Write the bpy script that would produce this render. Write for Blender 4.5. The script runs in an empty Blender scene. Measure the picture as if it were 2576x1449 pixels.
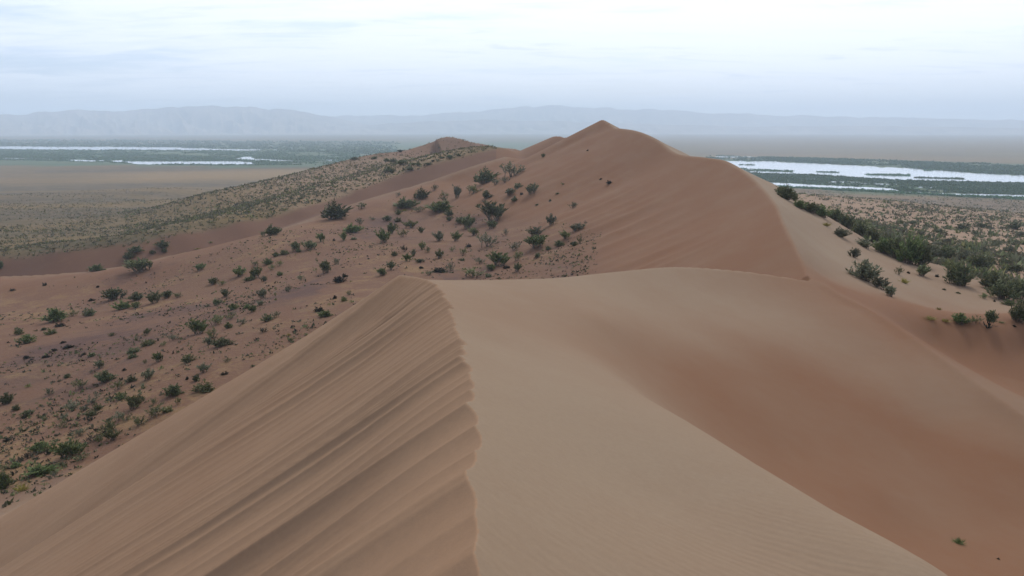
import bpy, math, random
import numpy as np
from mathutils import Vector

SC = bpy.context.scene
COL = SC.collection
RNG = np.random.default_rng(7)
random.seed(7)

# ---------------------------------------------------------------- camera
# eye of the photographer is the world origin, looking along +Y; heights are relative to the eye
W0, H0, F0, V_HOR = 2576.0, 1449.0, 2022.0, 322.0
PITCH = math.atan((H0 / 2 - V_HOR) / F0)
cam_d = bpy.data.cameras.new('camera')
cam = bpy.data.objects.new('camera', cam_d)
COL.objects.link(cam)
cam_d.sensor_width = 36.0
cam_d.lens = 36.0 * F0 / W0
cam_d.clip_start = 0.05
cam_d.clip_end = 60000.0
cam.location = (0, 0, 0)
cam.rotation_euler = (math.pi / 2 - PITCH, 0, 0)
SC.camera = cam

# ---------------------------------------------------------------- sky and sun
SUN_AZ, SUN_EL = math.radians(17), math.radians(38)
SUN_DIR = Vector((math.sin(SUN_AZ) * math.cos(SUN_EL), math.cos(SUN_AZ) * math.cos(SUN_EL), math.sin(SUN_EL)))
SUN_POWER, SUN_SIZE = 1.5, 10.0
SKY_STRENGTH = 0.082
EXPOSURE = 0.82
HAZE_DENSITY, HAZE_COLOR = 2.35e-4, (0.75, 0.87, 1.0, 1)

world = bpy.data.worlds.new('World')
SC.world = world
world.use_nodes = True
NT = world.node_tree
for n in list(NT.nodes):
    NT.nodes.remove(n)


class G:
    """small helper to build node graphs"""
    def __init__(self, nt):
        self.nt = nt

    def n(self, typ, **kw):
        nd = self.nt.nodes.new(typ)
        for k, v in kw.items():
            setattr(nd, k, v)
        return nd

    def put(self, sock, v):
        if isinstance(v, bpy.types.NodeSocket):
            self.nt.links.new(v, sock)
        else:
            sock.default_value = v

    def math(self, op, a, b=None, c=None, clamp=False):
        nd = self.n('ShaderNodeMath', operation=op, use_clamp=clamp)
        self.put(nd.inputs[0], a)
        if b is not None:
            self.put(nd.inputs[1], b)
        if c is not None:
            self.put(nd.inputs[2], c)
        return nd.outputs[0]

    def vmath(self, op, a, b=None, out=0):
        nd = self.n('ShaderNodeVectorMath', operation=op)
        self.put(nd.inputs[0], a)
        if b is not None:
            self.put(nd.inputs[1], b)
        return nd.outputs[out]

    def mix(self, f, a, b, mode='MIX'):
        nd = self.n('ShaderNodeMix', data_type='RGBA', blend_type=mode)
        self.put(nd.inputs[0], f)
        self.put(nd.inputs[6], a if isinstance(a, bpy.types.NodeSocket) else (*a[:3], 1))
        self.put(nd.inputs[7], b if isinstance(b, bpy.types.NodeSocket) else (*b[:3], 1))
        return nd.outputs[2]

    def ramp(self, x, lo, hi, a=0.0, b=1.0, smooth=True):
        nd = self.n('ShaderNodeMapRange', interpolation_type='SMOOTHSTEP' if smooth else 'LINEAR')
        self.put(nd.inputs[0], x)
        nd.inputs[1].default_value, nd.inputs[2].default_value = lo, hi
        nd.inputs[3].default_value, nd.inputs[4].default_value = a, b
        return nd.outputs[0]

    def noise(self, vec, scale, detail=4.0, rough=0.55, dist=0.0, w=None):
        nd = self.n('ShaderNodeTexNoise')
        self.put(nd.inputs['Vector'], vec)
        nd.inputs['Scale'].default_value = scale
        nd.inputs['Detail'].default_value = detail
        nd.inputs['Roughness'].default_value = rough
        nd.inputs['Distortion'].default_value = dist
        return nd.outputs[0]

    def mapping(self, vec, scale=(1, 1, 1), rot=(0, 0, 0), loc=(0, 0, 0)):
        nd = self.n('ShaderNodeMapping')
        self.put(nd.inputs[0], vec)
        nd.inputs[1].default_value = loc
        nd.inputs[2].default_value = rot
        nd.inputs[3].default_value = scale
        return nd.outputs[0]


g = G(NT)
tc = g.n('ShaderNodeTexCoord')
ray = tc.outputs['Generated']
sky = g.n('ShaderNodeTexSky', sky_type='NISHITA', sun_disc=False)
sky.sun_elevation, sky.sun_rotation = SUN_EL, SUN_AZ
sky.altitude, sky.air_density, sky.dust_density, sky.ozone_density = 600, 1.0, 2.0, 1.5
sep = g.n('ShaderNodeSeparateXYZ')
g.put(sep.inputs[0], ray)
elev = g.math('MAXIMUM', sep.outputs[2], 0.0)
plane = g.math('ADD', elev, 0.06)
cx = g.math('DIVIDE', sep.outputs[0], plane)
cy = g.math('DIVIDE', sep.outputs[1], plane)
comb = g.n('ShaderNodeCombineXYZ')
g.put(comb.inputs[0], cx)
g.put(comb.inputs[1], cy)
lay = g.noise(g.mapping(comb.outputs[0], scale=(0.55, 0.9, 1), rot=(0, 0, 0.2), loc=(3.1, 1.7, 0)), 0.75, 7.0, 0.56, 0.35)
fine = g.noise(g.mapping(comb.outputs[0], scale=(0.8, 1.6, 1), rot=(0, 0, -0.1), loc=(0.4, 5.2, 2)), 1.9, 6.0, 0.6, 0.5)
cover = g.math('ADD', g.math('MULTIPLY', lay, 0.62), g.math('MULTIPLY', fine, 0.38))
toward = g.vmath('DOT_PRODUCT', ray, tuple(SUN_DIR), out=1)
glow = g.ramp(toward, 0.1, 1.0)
cover = g.math('ADD', cover, g.math('MULTIPLY', glow, 0.13))
cmask = g.ramp(cover, 0.40, 0.62)
SKY_CLOUD = (5.8, 6.65, 8.1)
SKY_CLOUD_LIT = (9.4, 9.7, 10.2)
wisp = g.noise(g.mapping(comb.outputs[0], scale=(0.35, 1.0, 1), rot=(0, 0, 0.12), loc=(7.7, 2.2, 1)), 2.6, 8.0, 0.62, 0.8)
cloud = g.mix(glow, SKY_CLOUD, SKY_CLOUD_LIT)
cloud = g.mix(g.ramp(wisp, .50, .68, 0.0, 0.55), cloud, SKY_CLOUD_LIT)
cloud = g.mix(g.ramp(wisp, .30, .46, 0.40, 0.0), cloud, (5.1, 6.0, 7.9))
blue = g.mix(0.55, g.mix(1.0, sky.outputs[0], (1.0, 1.0, 1.0), 'MULTIPLY'), (4.5, 5.9, 8.8))
skycol = g.mix(cmask, blue, cloud)
bg = g.n('ShaderNodeBackground')
g.put(bg.inputs[0], skycol)
bg.inputs[1].default_value = SKY_STRENGTH
out = g.n('ShaderNodeOutputWorld')
NT.links.new(bg.outputs[0], out.inputs[0])

sun_d = bpy.data.lights.new('sun', 'SUN')
sun_d.energy, sun_d.angle, sun_d.color = SUN_POWER, math.radians(SUN_SIZE), (1.0, 0.93, 0.83)
sun = bpy.data.objects.new('sun', sun_d)
COL.objects.link(sun)
sun.rotation_euler = SUN_DIR.to_track_quat('Z', 'Y').to_euler()
sun.location = (0, 0, 400)

vs = SC.view_settings
vs.view_transform, vs.look, vs.gamma, vs.exposure = 'Standard', 'None', 1.0, EXPOSURE
vs.use_curve_mapping = False
SC.render.engine = 'CYCLES'
SC.cycles.use_denoising = True
SC.cycles.max_bounces = 6
SC.cycles.diffuse_bounces = 3
SC.cycles.volume_bounces = 1

# ---------------------------------------------------------------- helpers
def ray_dir(u, v):
    """unit-horizontal direction and downward slope of the line of sight at photo pixel (u, v) of a 2576 px wide copy"""
    u, v = np.asarray(u, float), np.asarray(v, float)
    xc, yc = (u - W0 / 2) / F0, -(v - H0 / 2) / F0
    dy = math.cos(PITCH) + yc * math.sin(PITCH)
    dz = -math.sin(PITCH) + yc * math.cos(PITCH)
    hz = np.hypot(xc, dy)
    return xc / hz, dy / hz, dz / hz


def at_dist(u, v, d):
    a, b, c = ray_dir(u, v)
    return np.array([a * d, b * d, c * d])


def at_height(u, v, z):
    a, b, c = ray_dir(u, v)
    d = z / c
    return np.array([a * d, b * d, z * np.ones_like(d)])


def smin01(x, a, b):
    t = np.clip((x - a) / (b - a), 0, 1)
    return t * t * (3 - 2 * t)


def smax(a, b, k):
    h = np.maximum(k - np.abs(a - b), 0.0) / np.maximum(k, 1e-6)
    return np.maximum(a, b) + h * h * k * 0.25


def spline(pts, step=6):
    """Catmull-Rom through pts"""
    p = np.array(pts, float)
    p = np.vstack([2 * p[0] - p[1], p, 2 * p[-1] - p[-2]])
    o = []
    for i in range(1, len(p) - 2):
        for t in np.arange(step) / step:
            a, b, c, d = p[i - 1], p[i], p[i + 1], p[i + 2]
            o.append(0.5 * (2 * b + (c - a) * t + (2 * a - 5 * b + 4 * c - d) * t * t + (3 * b - a - 3 * c + d) * t ** 3))
    o.append(p[-2])
    return np.array(o)


_gr = np.random.default_rng(11).random((256, 256))


def vnoise(x, y):
    xi, yi = np.floor(x).astype(int), np.floor(y).astype(int)
    fx, fy = x - xi, y - yi
    fx, fy = fx * fx * (3 - 2 * fx), fy * fy * (3 - 2 * fy)
    a, b = _gr[xi & 255, yi & 255], _gr[(xi + 1) & 255, yi & 255]
    c, d = _gr[xi & 255, (yi + 1) & 255], _gr[(xi + 1) & 255, (yi + 1) & 255]
    return (a * (1 - fx) + b * fx) * (1 - fy) + (c * (1 - fx) + d * fx) * fy - 0.5


def fbm(x, y, o=4, lac=2.03, gain=0.5):
    s, a = 0, 1.0
    for i in range(o):
        s = s + a * vnoise(x + 17.3 * i, y - 9.1 * i)
        x, y, a = x * lac, y * lac, a * gain
    return s


class TPS:
    def __init__(self, x, y, z, lam=0.0):
        self.x, self.y = np.array(x), np.array(y)
        n = len(self.x)
        K = self.k(self.x[:, None] - self.x[None], self.y[:, None] - self.y[None]) + lam * np.eye(n)
        P = np.c_[np.ones(n), self.x, self.y]
        A = np.block([[K, P], [P.T, np.zeros((3, 3))]])
        s = np.linalg.solve(A, np.r_[np.array(z), 0, 0, 0])
        self.w, self.c = s[:n], s[n:]

    @staticmethod
    def k(dx, dy):
        r2 = dx * dx + dy * dy
        return r2 * np.log(r2 + 1e-12)

    def __call__(self, x, y):
        o = np.empty(len(x))
        for i in range(0, len(x), 40000):
            a, b = x[i:i + 40000], y[i:i + 40000]
            o[i:i + 40000] = self.k(a[:, None] - self.x[None], b[:, None] - self.y[None]) @ self.w + self.c[0] + self.c[1] * a + self.c[2] * b
        return o


def logpolar(x, y):
    r = np.maximum(np.hypot(x, y), 1.5)
    az = np.clip(np.arctan2(x, y), -0.85, 0.85)
    return az * 1.8, np.log(r)


class Crest:
    def __init__(self, pts, step=6):
        self.p = spline(pts, step)
        a, b = self.p[:-1], self.p[1:]
        self.a, self.d = a, b - a
        self.l = np.hypot(self.d[:, 0], self.d[:, 1])
        self.s0 = np.r_[0, np.cumsum(self.l)]

    def near(self, x, y):
        """distance, crest height, arc length of the nearest crest point"""
        n = len(x)
        D, Z, S = np.empty(n), np.empty(n), np.empty(n)
        ax, ay, dx, dy, l2 = self.a[:, 0], self.a[:, 1], self.d[:, 0], self.d[:, 1], self.l ** 2 + 1e-12
        for i in range(0, n, 20000):
            X, Y = x[i:i + 20000, None], y[i:i + 20000, None]
            t = np.clip(((X - ax) * dx + (Y - ay) * dy) / l2, 0, 1)
            q = (X - ax - t * dx) ** 2 + (Y - ay - t * dy) ** 2
            j = q.argmin(1)
            k = np.arange(len(j))
            tj = t[k, j]
            D[i:i + 20000] = np.sqrt(q[k, j])
            Z[i:i + 20000] = self.a[j, 2] + tj * self.d[j, 2]
            S[i:i + 20000] = self.s0[j] + tj * self.l[j]
        return D, Z, S


# ---------------------------------------------------------------- the crest that winds from under the eye to the summit
def ph(rows):
    return [at_height(*r) for r in rows]


def pd(rows):
    return [at_dist(*r) for r in rows]


c_near = [(1.2, -14, -0.2), (0.7, -7, -1.15), (0.25, -3, -1.55), (0.0, -0.8, -1.63), (-0.04, 0.8, -1.64)]
c_near = [np.array(p) for p in c_near]
c_near += ph([(1190, 1449, -1.65), (1179, 1340, -1.72), (1166, 1250, -1.80), (1168, 1150, -1.93), (1171, 1080, -2.05), (1168, 1000, -2.22),
              (1156, 920, -2.45), (1148, 860, -2.68), (1134, 800, -2.98), (1114, 750, -3.34), (1090, 715, -3.70)])
c_nose = pd([(1068, 703, 20.6), (1040, 695.5, 21.6), (1007, 690.5, 22.6), (1003, 692.5, 23.4), (1045, 700, 24.3)])
c_saddle = pd([(1110, 703, 25.2), (1250, 702, 27.5), (1400, 697, 30.5), (1550, 682, 34.5), (1700, 670, 39), (1850, 679, 41.5), (1950, 692, 42.5), (2036, 706, 43.2)])
CREST_A = Crest(c_near + c_nose + c_saddle)
c_big = pd([(2036, 706, 43.2), (2022, 665, 48), (1998, 615, 54), (1972, 562, 63), (1950, 512, 75), (1922, 478, 86), (1882, 440, 99), (1826, 405, 115),
            (1775, 396, 124), (1700, 385, 140), (1650, 350, 155), (1600, 329, 170), (1548, 321.5, 186)])
CREST_B = Crest(c_big)
CREST_P = Crest(pd([(1548, 321.5, 186), (1533, 311, 193), (1515, 301.5, 200), (1500, 314, 216)]))
CREST_H = Crest(pd([(1424, 346, 262), (1400, 342.5, 266), (1385, 347, 280)]), 3)
CREST_F = Crest(pd([(1300, 376, 330), (1262, 371, 345), (1200, 360, 365), (1140, 344, 378), (1115, 344.5, 384), (1095, 353, 388), (1060, 367, 380), (1010, 381, 360)]))

# east side = inside of this plan polygon
_poly = np.vstack([CREST_A.p[:, :2], CREST_B.p[1:, :2], CREST_P.p[1:, :2], [[20, 300], [20, 20000], [20000, 20000], [20000, -20000], [6, -20000], [1.2, -14]]])


def east_side(x, y):
    ins = np.zeros(len(x), bool)
    px, py = _poly[:, 0], _poly[:, 1]
    qx, qy = np.roll(px, -1), np.roll(py, -1)
    for i in range(len(px)):
        if py[i] == qy[i]:
            continue
        c = ((py[i] > y) != (qy[i] > y)) & (x < (qx[i] - px[i]) * (y - py[i]) / (qy[i] - py[i]) + px[i])
        ins ^= c
    return ins


# ---------------------------------------------------------------- ground around the dunes: basin, low sand ridge, bank, apron, plain
PLAIN_Z = -50.0
ridge_px = [(-150, 699, -25.4), (0, 697, -25), (150, 690, -24.2), (300, 672, -23.5), (450, 640, -22.4), (600, 607, -21.5), (750, 563, -19.8), (900, 510, -17), (1000, 480, -15.2), (1100, 450, -12.6), (1200, 416, -9.6), (1275, 394, -7.6)]
bank_v = [(-150, 652), (0, 645), (150, 634), (300, 618), (450, 590), (600, 560), (750, 527), (900, 475), (1000, 440), (1100, 410), (1200, 385), (1275, 373.5)]
ridge_pts = ph(ridge_px)
bank_pts = [at_dist(u, v, 1.19 * math.hypot(p[0], p[1])) for (u, v), p in zip(bank_v, ridge_pts)]
trough_pts = [p * [1.125 / 1.19, 1.125 / 1.19, 1] - [0, 0, 4.4] for p in bank_pts] + [at_dist(u, v, 1.05 * math.hypot(p[0], p[1])) - [0, 0, 2.2] for (u, v, z), p in zip(ridge_px, ridge_pts)]
base_pts = [p - [0, 0, .25] for p in ridge_pts] + bank_pts + trough_pts
CREST_R = Crest([p + [0, 0, .15] for p in ridge_pts])
base_pts += ph([(-150, 1330, -17), (0, 1190, -18), (0, 1000, -20), (0, 850, -22.3), (0, 750, -24.3), (-200, 800, -23.5), (200, 1000, -18.6), (400, 1000, -17), (400, 800, -20), (400, 705, -22.2), (200, 760, -23.3),
                (600, 880, -16.5), (600, 720, -19.8), (850, 780, -16), (900, 650, -17.6), (900, 560, -18.2), (1050, 600, -17.2), (1050, 510, -16.2), (1180, 480, -15)])
base_pts += ph([(0, 630, -26.4), (0, 600, -28.6), (0, 570, -31), (0, 545, -33.6), (0, 510, -38), (0, 490, -41), (0, 445, -49), (-200, 620, -27), (-200, 560, -32.5), (-200, 510, -39), (250, 605, -25.4), (250, 580, -28), (250, 550, -31.4), (250, 520, -36), (250, 495, -40.5), (250, 470, -45.5), (420, 572, -25.0), (420, 545, -28.2), (420, 520, -31.8), (440, 500, -35), (440, 475, -41), (480, 503, -29), (700, 490, -20.6), (900, 440, -15.8), (1000, 410, -13.4)])
# shrubby shoulder left of the far hill: its skyline and the drop behind it
sh = [(480, 500, 300), (620, 465, 318), (750, 435, 335), (870, 405, 350), (1000, 384, 366)]
base_pts += pd(sh)
for u, v, d in sh:
    p = at_dist(u, v, d)
    q = p * 1.3
    q[2] = p[2] - 11
    base_pts.append(q)
    base_pts.append(np.array([p[0] * 1.9, p[1] * 1.9, -46.0]))
# east apron and plain
base_pts += ph([(2250, 640, -12.4), (2400, 700, -12.9), (2576, 800, -13.2), (2300, 580, -19), (2450, 632, -17.5), (2576, 655, -17.2), (2700, 700, -17), (2150, 540, -22), (2000, 485, -22),
                (2120, 505, -24), (2300, 530, -24), (2576, 590, -23), (2120, 495, -34), (2300, 508, -38), (2576, 535, -38), (2576, 515, -48), (2300, 495, -48)])
for u, r, z in ((2000, 118, -15), (2060, 115, -15.5), (2130, 110, -15.5), (2200, 108, -15.2), (2300, 104, -15.2), (2420, 98, -15), (2560, 92, -15), (2000, 95, -13.5), (2100, 88, -13)):
    p = at_dist(u, 600, r)
    p[2] = z
    base_pts.append(p)
for az in (-0.8, -0.5, -0.2, 0.1, 0.4, 0.8):
    base_pts.append(np.array([1.5 * math.sin(az), 1.5 * math.cos(az), -15.0]))
    base_pts.append(np.array([12 * math.sin(az), 12 * math.cos(az), -16.5 if az < 0.3 else -14.5]))
    base_pts.append(np.array([1100 * math.sin(az), 1100 * math.cos(az), PLAIN_Z]))
    base_pts.append(np.array([900 * math.sin(az), 900 * math.cos(az), PLAIN_Z + 1]))
for az, r, z in ((0.0, 30, -18), (0.1, 45, -17), (0.15, 90, -16), (0.1, 140, -17), (0.05, 200, -18), (0.1, 300, -26), (0.25, 200, -19), (0.1, 450, -40), (-.05, 420, -34), (0.3, 120, -13), (0.35, 30, -14)):
    base_pts.append(np.array([r * math.sin(az), r * math.cos(az), z]))
base_pts = np.array(base_pts)
BASE = TPS(*logpolar(base_pts[:, 0], base_pts[:, 1]), base_pts[:, 2], 0.002)


def base(x, y):
    r = np.hypot(x, y)
    b = BASE(*logpolar(x, y))
    w = np.where(np.arctan2(x, y) > .1, smin01(r, 400, 590), smin01(r, 560, 900))
    b = np.minimum(b * (1 - w) + PLAIN_Z * w, 40)
    b = np.where(r > 300, np.maximum(b, PLAIN_Z), b)
    return b


# ---------------------------------------------------------------- smooth windward sand right of the near crest, its hollow and the saddle
b_pts = [(1300, 1449, -1.86), (1500, 1449, -2.2), (1800, 1449, -2.65), (2100, 1449, -3.0), (2576, 1500, -3.5), (1290, 1200, -2.15), (1450, 1200, -2.55), (1650, 1250, -2.9), (1300, 1000, -2.6), (1400, 1050, -2.75),
         (1230, 860, -3.1), (1180, 780, -3.5)]
b_pts += [(2300, 1400, -3.05), (2100, 1288, -3.2), (1900, 1165, -3.35), (1700, 1043, -3.55), (1450, 900, -3.75), (1250, 795, -3.85), (1150, 735, -3.95)]
b_pts += [(2460, 1390, -8.6), (2300, 1320, -8.4), (2200, 1240, -8.2), (2000, 1140, -7.7), (1850, 1040, -7.0), (1700, 960, -6.2), (1600, 880, -5.8), (1500, 800, -5.2), (1350, 760, -4.85), (1200, 720, -4.55),
          (1700, 860, -6.55), (1700, 780, -6.85), (1900, 850, -7.45), (1900, 760, -7.6), (2050, 950, -8.05), (2150, 1030, -8.4), (2300, 1150, -8.9), (2450, 1250, -9.2), (2576, 1300, -9.4), (2050, 800, -8.0), (2200, 900, -8.5), (2400, 1050, -9.1),
          (1500, 730, -5.9), (1350, 715, -5.3)]
# lip running on from the saddle to the right edge
b_pts += [(2100, 738, -8.1), (2200, 792, -8.35), (2300, 858, -8.6), (2400, 928, -8.8), (2500, 1000, -8.95), (2576, 1052, -9.1), (2700, 1135, -9.3)]
# blowout behind it and its rim
b_pts += [(2250, 792, -9.9), (2350, 850, -11.3), (2450, 870, -11.7), (2576, 880, -11.9), (2450, 912, -12.1), (2576, 930, -12.3), (2576, 985, -12.4), (2700, 1000, -12.5), (2700, 900, -12.0)]
b_pts += [(2150, 733, -9.1), (2250, 775, -10.0), (2350, 812, -10.75), (2450, 828, -11.05), (2530, 832, -11.1), (2620, 826, -11.05), (2750, 830, -11.1)]
b_pts += [(2130, 690, -9.9), (2250, 735, -10.9), (2350, 775, -11.3), (2450, 790, -11.7), (2576, 785, -12.2), (2700, 780, -12.4), (2300, 700, -11.8), (2450, 740, -12.6), (2080, 640, -9.6), (2150, 660, -10.5), (2070, 690, -8.7), (2050, 600, -9.8), (2150, 610, -11.4), (2250, 645, -12)]
bp = np.array(ph(b_pts))
cr = np.vstack([CREST_A.p[CREST_A.p[:, 1] > -9][::2], CREST_B.p[CREST_B.p[:, 1] < 95][1::3]])
bp = np.vstack([bp, cr, [[4, -6, -2.4], [9, -6, -4], [6, 0, -3.1], [14, -2, -5.5], [25, 5, -9], [40, 20, -12]]])


def bcoord(x, y):
    # near field in plain plan coordinates compressed with distance so that far points do not dominate
    r = np.hypot(x, y) + 1e-9
    q = np.log1p(r / 6.0) * 6.0 / r
    return x * q, y * q


LIP = [at_height(*q) for q in ((1150, 735, -3.95), (1250, 795, -3.85), (1450, 900, -3.75), (1700, 1043, -3.55), (1900, 1165, -3.35), (2100, 1288, -3.2), (2300, 1400, -3.05), (2500, 1510, -2.9))]
LIP_AZ = [math.atan2(q[0], q[1]) for q in LIP]
LIP_R = [math.hypot(q[0], q[1]) for q in LIP]


def past_lip(x, y):
    """metres beyond the rounded lip of the near windward slope"""
    az = np.arctan2(x, y)
    return np.where((az > LIP_AZ[0]) & (az < 1.2), np.hypot(x, y) - np.interp(az, LIP_AZ, LIP_R), -9), az


BLOW = TPS(*bcoord(bp[:, 0], bp[:, 1]), bp[:, 2], 0.004)


CREST_S = Crest(ph([(2050, 712, -7.85), (2100, 738, -7.95), (2200, 792, -8.2), (2300, 858, -8.45), (2400, 928, -8.65), (2500, 1000, -8.8), (2576, 1052, -8.95), (2700, 1135, -9.15)]))


# avalanche chutes on the slip faces
def chute_profile(widths, seed):
    r = np.random.default_rng(seed)
    w = r.uniform(*widths, 4000)
    e = np.cumsum(w)
    amp = r.uniform(0.35, 1.0, 4001)

    def f(s):
        s = s + 20
        i = np.searchsorted(e, s)
        lo = np.where(i > 0, e[i - 1], 0)
        t = (s - lo) / w[i]
        return (1 - np.abs(2 * t - 1) ** 2.2) * amp[i] * w[i]
    return f


CH1, CH2, CH3, CH4, CH5 = chute_profile((.18, .80), 1), chute_profile((.08, .26), 2), chute_profile((2.5, 9), 3), chute_profile((.7, 2.2), 4), chute_profile((.8, 2.6), 9)


def height(x, y, full=False):
    x, y = np.asarray(x, float), np.asarray(y, float)
    E = east_side(x, y)
    r = np.hypot(x, y)
    b = base(x, y)
    DA, ZA, SA = CREST_A.near(x, y)
    DB, ZB, SB = CREST_B.near(x, y)
    DP, ZP, SP = CREST_P.near(x, y)
    DH, ZH, _ = CREST_H.near(x, y)
    DF, ZF, _ = CREST_F.near(x, y)
    # ---- west (lee) side
    rnd = .002 * r
    DB = np.sqrt(DB * DB + rnd * rnd) - rnd
    sd = np.where(E, -DA, DA)
    wob = 0.25 * vnoise(SA * 0.4 + 3, DA * 0.10) + 0.05 * vnoise(SA * 1.3, DA * .12 + 7)
    sp = np.logaddexp(0, sd * 8) / 8
    env = np.exp(-sp / 7.5) * (1 - smin01(SA, 36.5, 41))
    far_wide = smin01(SA, 16.0, 21.0)
    patchy = .45 + .75 * smin01(vnoise(SA * .55 + 2, sp * .12), -.3, .3)
    ch = ((0.205 * CH1(SA + wob * 0.5) * far_wide * (.62 + .38 * smin01(sp, .1, 1.2)) + 0.06 * CH2(SA + wob * .4 + .1 * vnoise(SA * 2, DA)) * far_wide * smin01(sp, .2, 1.5)) * patchy + 0.15 * CH5(SA + wob) * smin01(SA, 12.5, 15) * (.35 + .65 * smin01(sp, .1, 2.0))) * env
    lee_a = ZA - 0.605 * sd - ch - 0.05 * np.minimum(sp, 3)
    flow = SB + 1.2 * fbm(SB * .12, DB * .06, 2) + DB * 0.18
    chb = (0.075 * CH3(flow) + 0.022 * CH4(flow)) * smin01(DB, 2.5, 14) * (0.4 + 0.6 * smin01(vnoise(SB * .05, DB * .05 + 4), -.35, .3))
    lee_b = ZB - 0.35 * DB - 0.22 * 9 * (1 - np.exp(-DB / 9)) - chb
    hp = np.maximum(ZP - 0.50 * DP, -60)
    hh = ZH - 0.42 * DH
    hf = ZF - 0.26 * DF - 0.12 * 14 * (1 - np.exp(-DF / 14))
    near_join = np.minimum(DA, DB)
    w = smax(lee_a, lee_b, np.clip(0.4 * near_join, 0.0, 2.5))
    w = smax(w, hp, np.clip(0.35 * np.minimum(DB, DP), 0, 2.0))
    bw = b + 0.35 * fbm(x * .07, y * .07, 4) * smin01(r, 25, 60)
    DR, ZR, _ = CREST_R.near(x, y)
    bw = smax(bw, ZR - .3 * DR, .3)
    w = smax(w, bw, 3.0)
    w = smax(w, hh, 1.5)
    w = smax(w, hf, 2.5)
    # ---- east (windward) side
    bl = BLOW(*bcoord(x, y))
    DS, ZS, _ = CREST_S.near(x, y)
    bl = smax(bl, ZS - .58 * DS, .5)
    pl, paz = past_lip(x, y)
    bl = bl - .5 * smin01(paz, .10, .34) * smin01(pl, -.3, 2.6) * (1 - smin01(pl, 5, 14))
    eb = ZB - 0.40 * DB - .18 * np.maximum(DB - 6, 0) + 0.6 * np.exp(-DB / 3) - .6
    d = smax(eb, b + 0.4 * fbm(x * .06 + 9, y * .06, 4) * smin01(r, 60, 90), 1.2)
    d = smax(d, hp, np.clip(0.35 * np.minimum(DB, DP), 0, 2.0))
    d = smax(d, hf, 2.5)
    d = smax(d, hh, 1.5)
    wt = smin01(r, 60, 95)
    e = bl * (1 - wt) + d * wt
    h = np.where(E, e, w)
    band = (DA < 0.8) & (SA > 2)
    km = .11 * smin01(r, 20, 27) + .008
    low = -smax(-bl, -lee_a, km)
    h = np.where(band, low, h)
    # plain roughness
    h = h + smin01(r, 180, 260) * (1 - smin01(r, 500, 700)) * 0.5 * fbm(x * .045, y * .045, 4)
    if full:
        return h, dict(E=E, r=r, DA=DA, DB=DB, SA=SA, SB=SB, DP=DP, DF=DF, lee_a=lee_a, base=b, ZA=ZA, ZB=ZB)
    return h


# where vegetated plain takes over from sand, as distance by azimuth
_bd = list(zip(range(99), bank_pts))
_baz = [math.atan2(p[0], p[1]) for _, p in _bd]
_brr = [math.hypot(p[0], p[1]) for _, p in _bd]
_baz += [0.02, 0.12, 0.26, 0.335, 0.40, 0.46, 0.53, 0.60, 0.9, 2.2]
_brr += [330, 330, 240, 118, 112, 100, 92, 84, 75, 200]
_baz = [-2.2, -0.95] + _baz
_brr = [250, 190] + _brr


def plain_edge(x, y):
    """signed metres beyond the sand edge"""
    az, r = np.arctan2(x, y), np.hypot(x, y)
    e = np.interp(az, _baz, _brr)
    return r - e - 5 * fbm(x * .06, y * .06, 3) * (az > 0.1) - 1.5 * fbm(x * .2, y * .2, 3)


# ---------------------------------------------------------------- terrain mesh: finer near the eye
def make_grid():
    azv = np.r_[np.radians(np.arange(-180, -42, 3.0)), np.radians(np.arange(-42, 42, AZ_STEP)), np.radians(np.arange(42, 180, 3.0))]
    ln = np.r_[np.arange(math.log(1.1), math.log(4.5), R_STEP1), np.arange(math.log(4.5), math.log(22), R_STEP1 * .5), np.arange(math.log(22), math.log(26), R_STEP1), np.arange(math.log(26), math.log(460), R_STEP2), np.arange(math.log(460), math.log(11500), 0.06)]
    rv = np.exp(ln)
    A, R = np.meshgrid(azv, rv)
    X, Y = (R * np.sin(A)).ravel(), (R * np.cos(A)).ravel()
    Z, info = height(X, Y, True)
    return X, Y, Z, info, len(rv), len(azv)


def mesh_from(name, verts, quads, mat, attrs=None, smooth=True):
    me = bpy.data.meshes.new(name)
    nv, nq = len(verts), len(quads)
    k = quads.shape[1]
    me.vertices.add(nv)
    me.vertices.foreach_set('co', np.ascontiguousarray(verts, np.float32).ravel())
    me.loops.add(nq * k)
    me.loops.foreach_set('vertex_index', np.ascontiguousarray(quads, np.int32).ravel())
    me.polygons.add(nq)
    me.polygons.foreach_set('loop_start', np.arange(0, nq * k, k, dtype=np.int32))
    if smooth:
        me.polygons.foreach_set('use_smooth', np.ones(nq, bool))
    for key, val in (attrs or {}).items():
        at = me.attributes.new(key, 'FLOAT', 'POINT')
        at.data.foreach_set('value', np.ascontiguousarray(val, np.float32))
    me.update(calc_edges=True)
    me.validate()
    if mat:
        me.materials.append(mat)
    ob = bpy.data.objects.new(name, me)
    COL.objects.link(ob)
    return ob


def sub_mesh(name, V, Q, sel, mat, attrs):
    q = Q[sel]
    used = np.unique(q)
    remap = np.zeros(len(V), np.int64)
    remap[used] = np.arange(len(used))
    return mesh_from(name, V[used], remap[q], mat, {k: v[used] for k, v in attrs.items()})

# ---------------------------------------------------------------- materials
def new_mat(name):
    m = bpy.data.materials.new(name)
    m.use_nodes = True
    nt = m.node_tree
    gg = G(nt)
    b = nt.nodes['Principled BSDF']
    b.inputs['Specular IOR Level'].default_value = 0.15
    b.inputs['Roughness'].default_value = 0.9
    return m, gg, b


def attr(gg, name):
    nd = gg.n('ShaderNodeAttribute')
    nd.attribute_name = name
    return nd.outputs['Fac']


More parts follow.
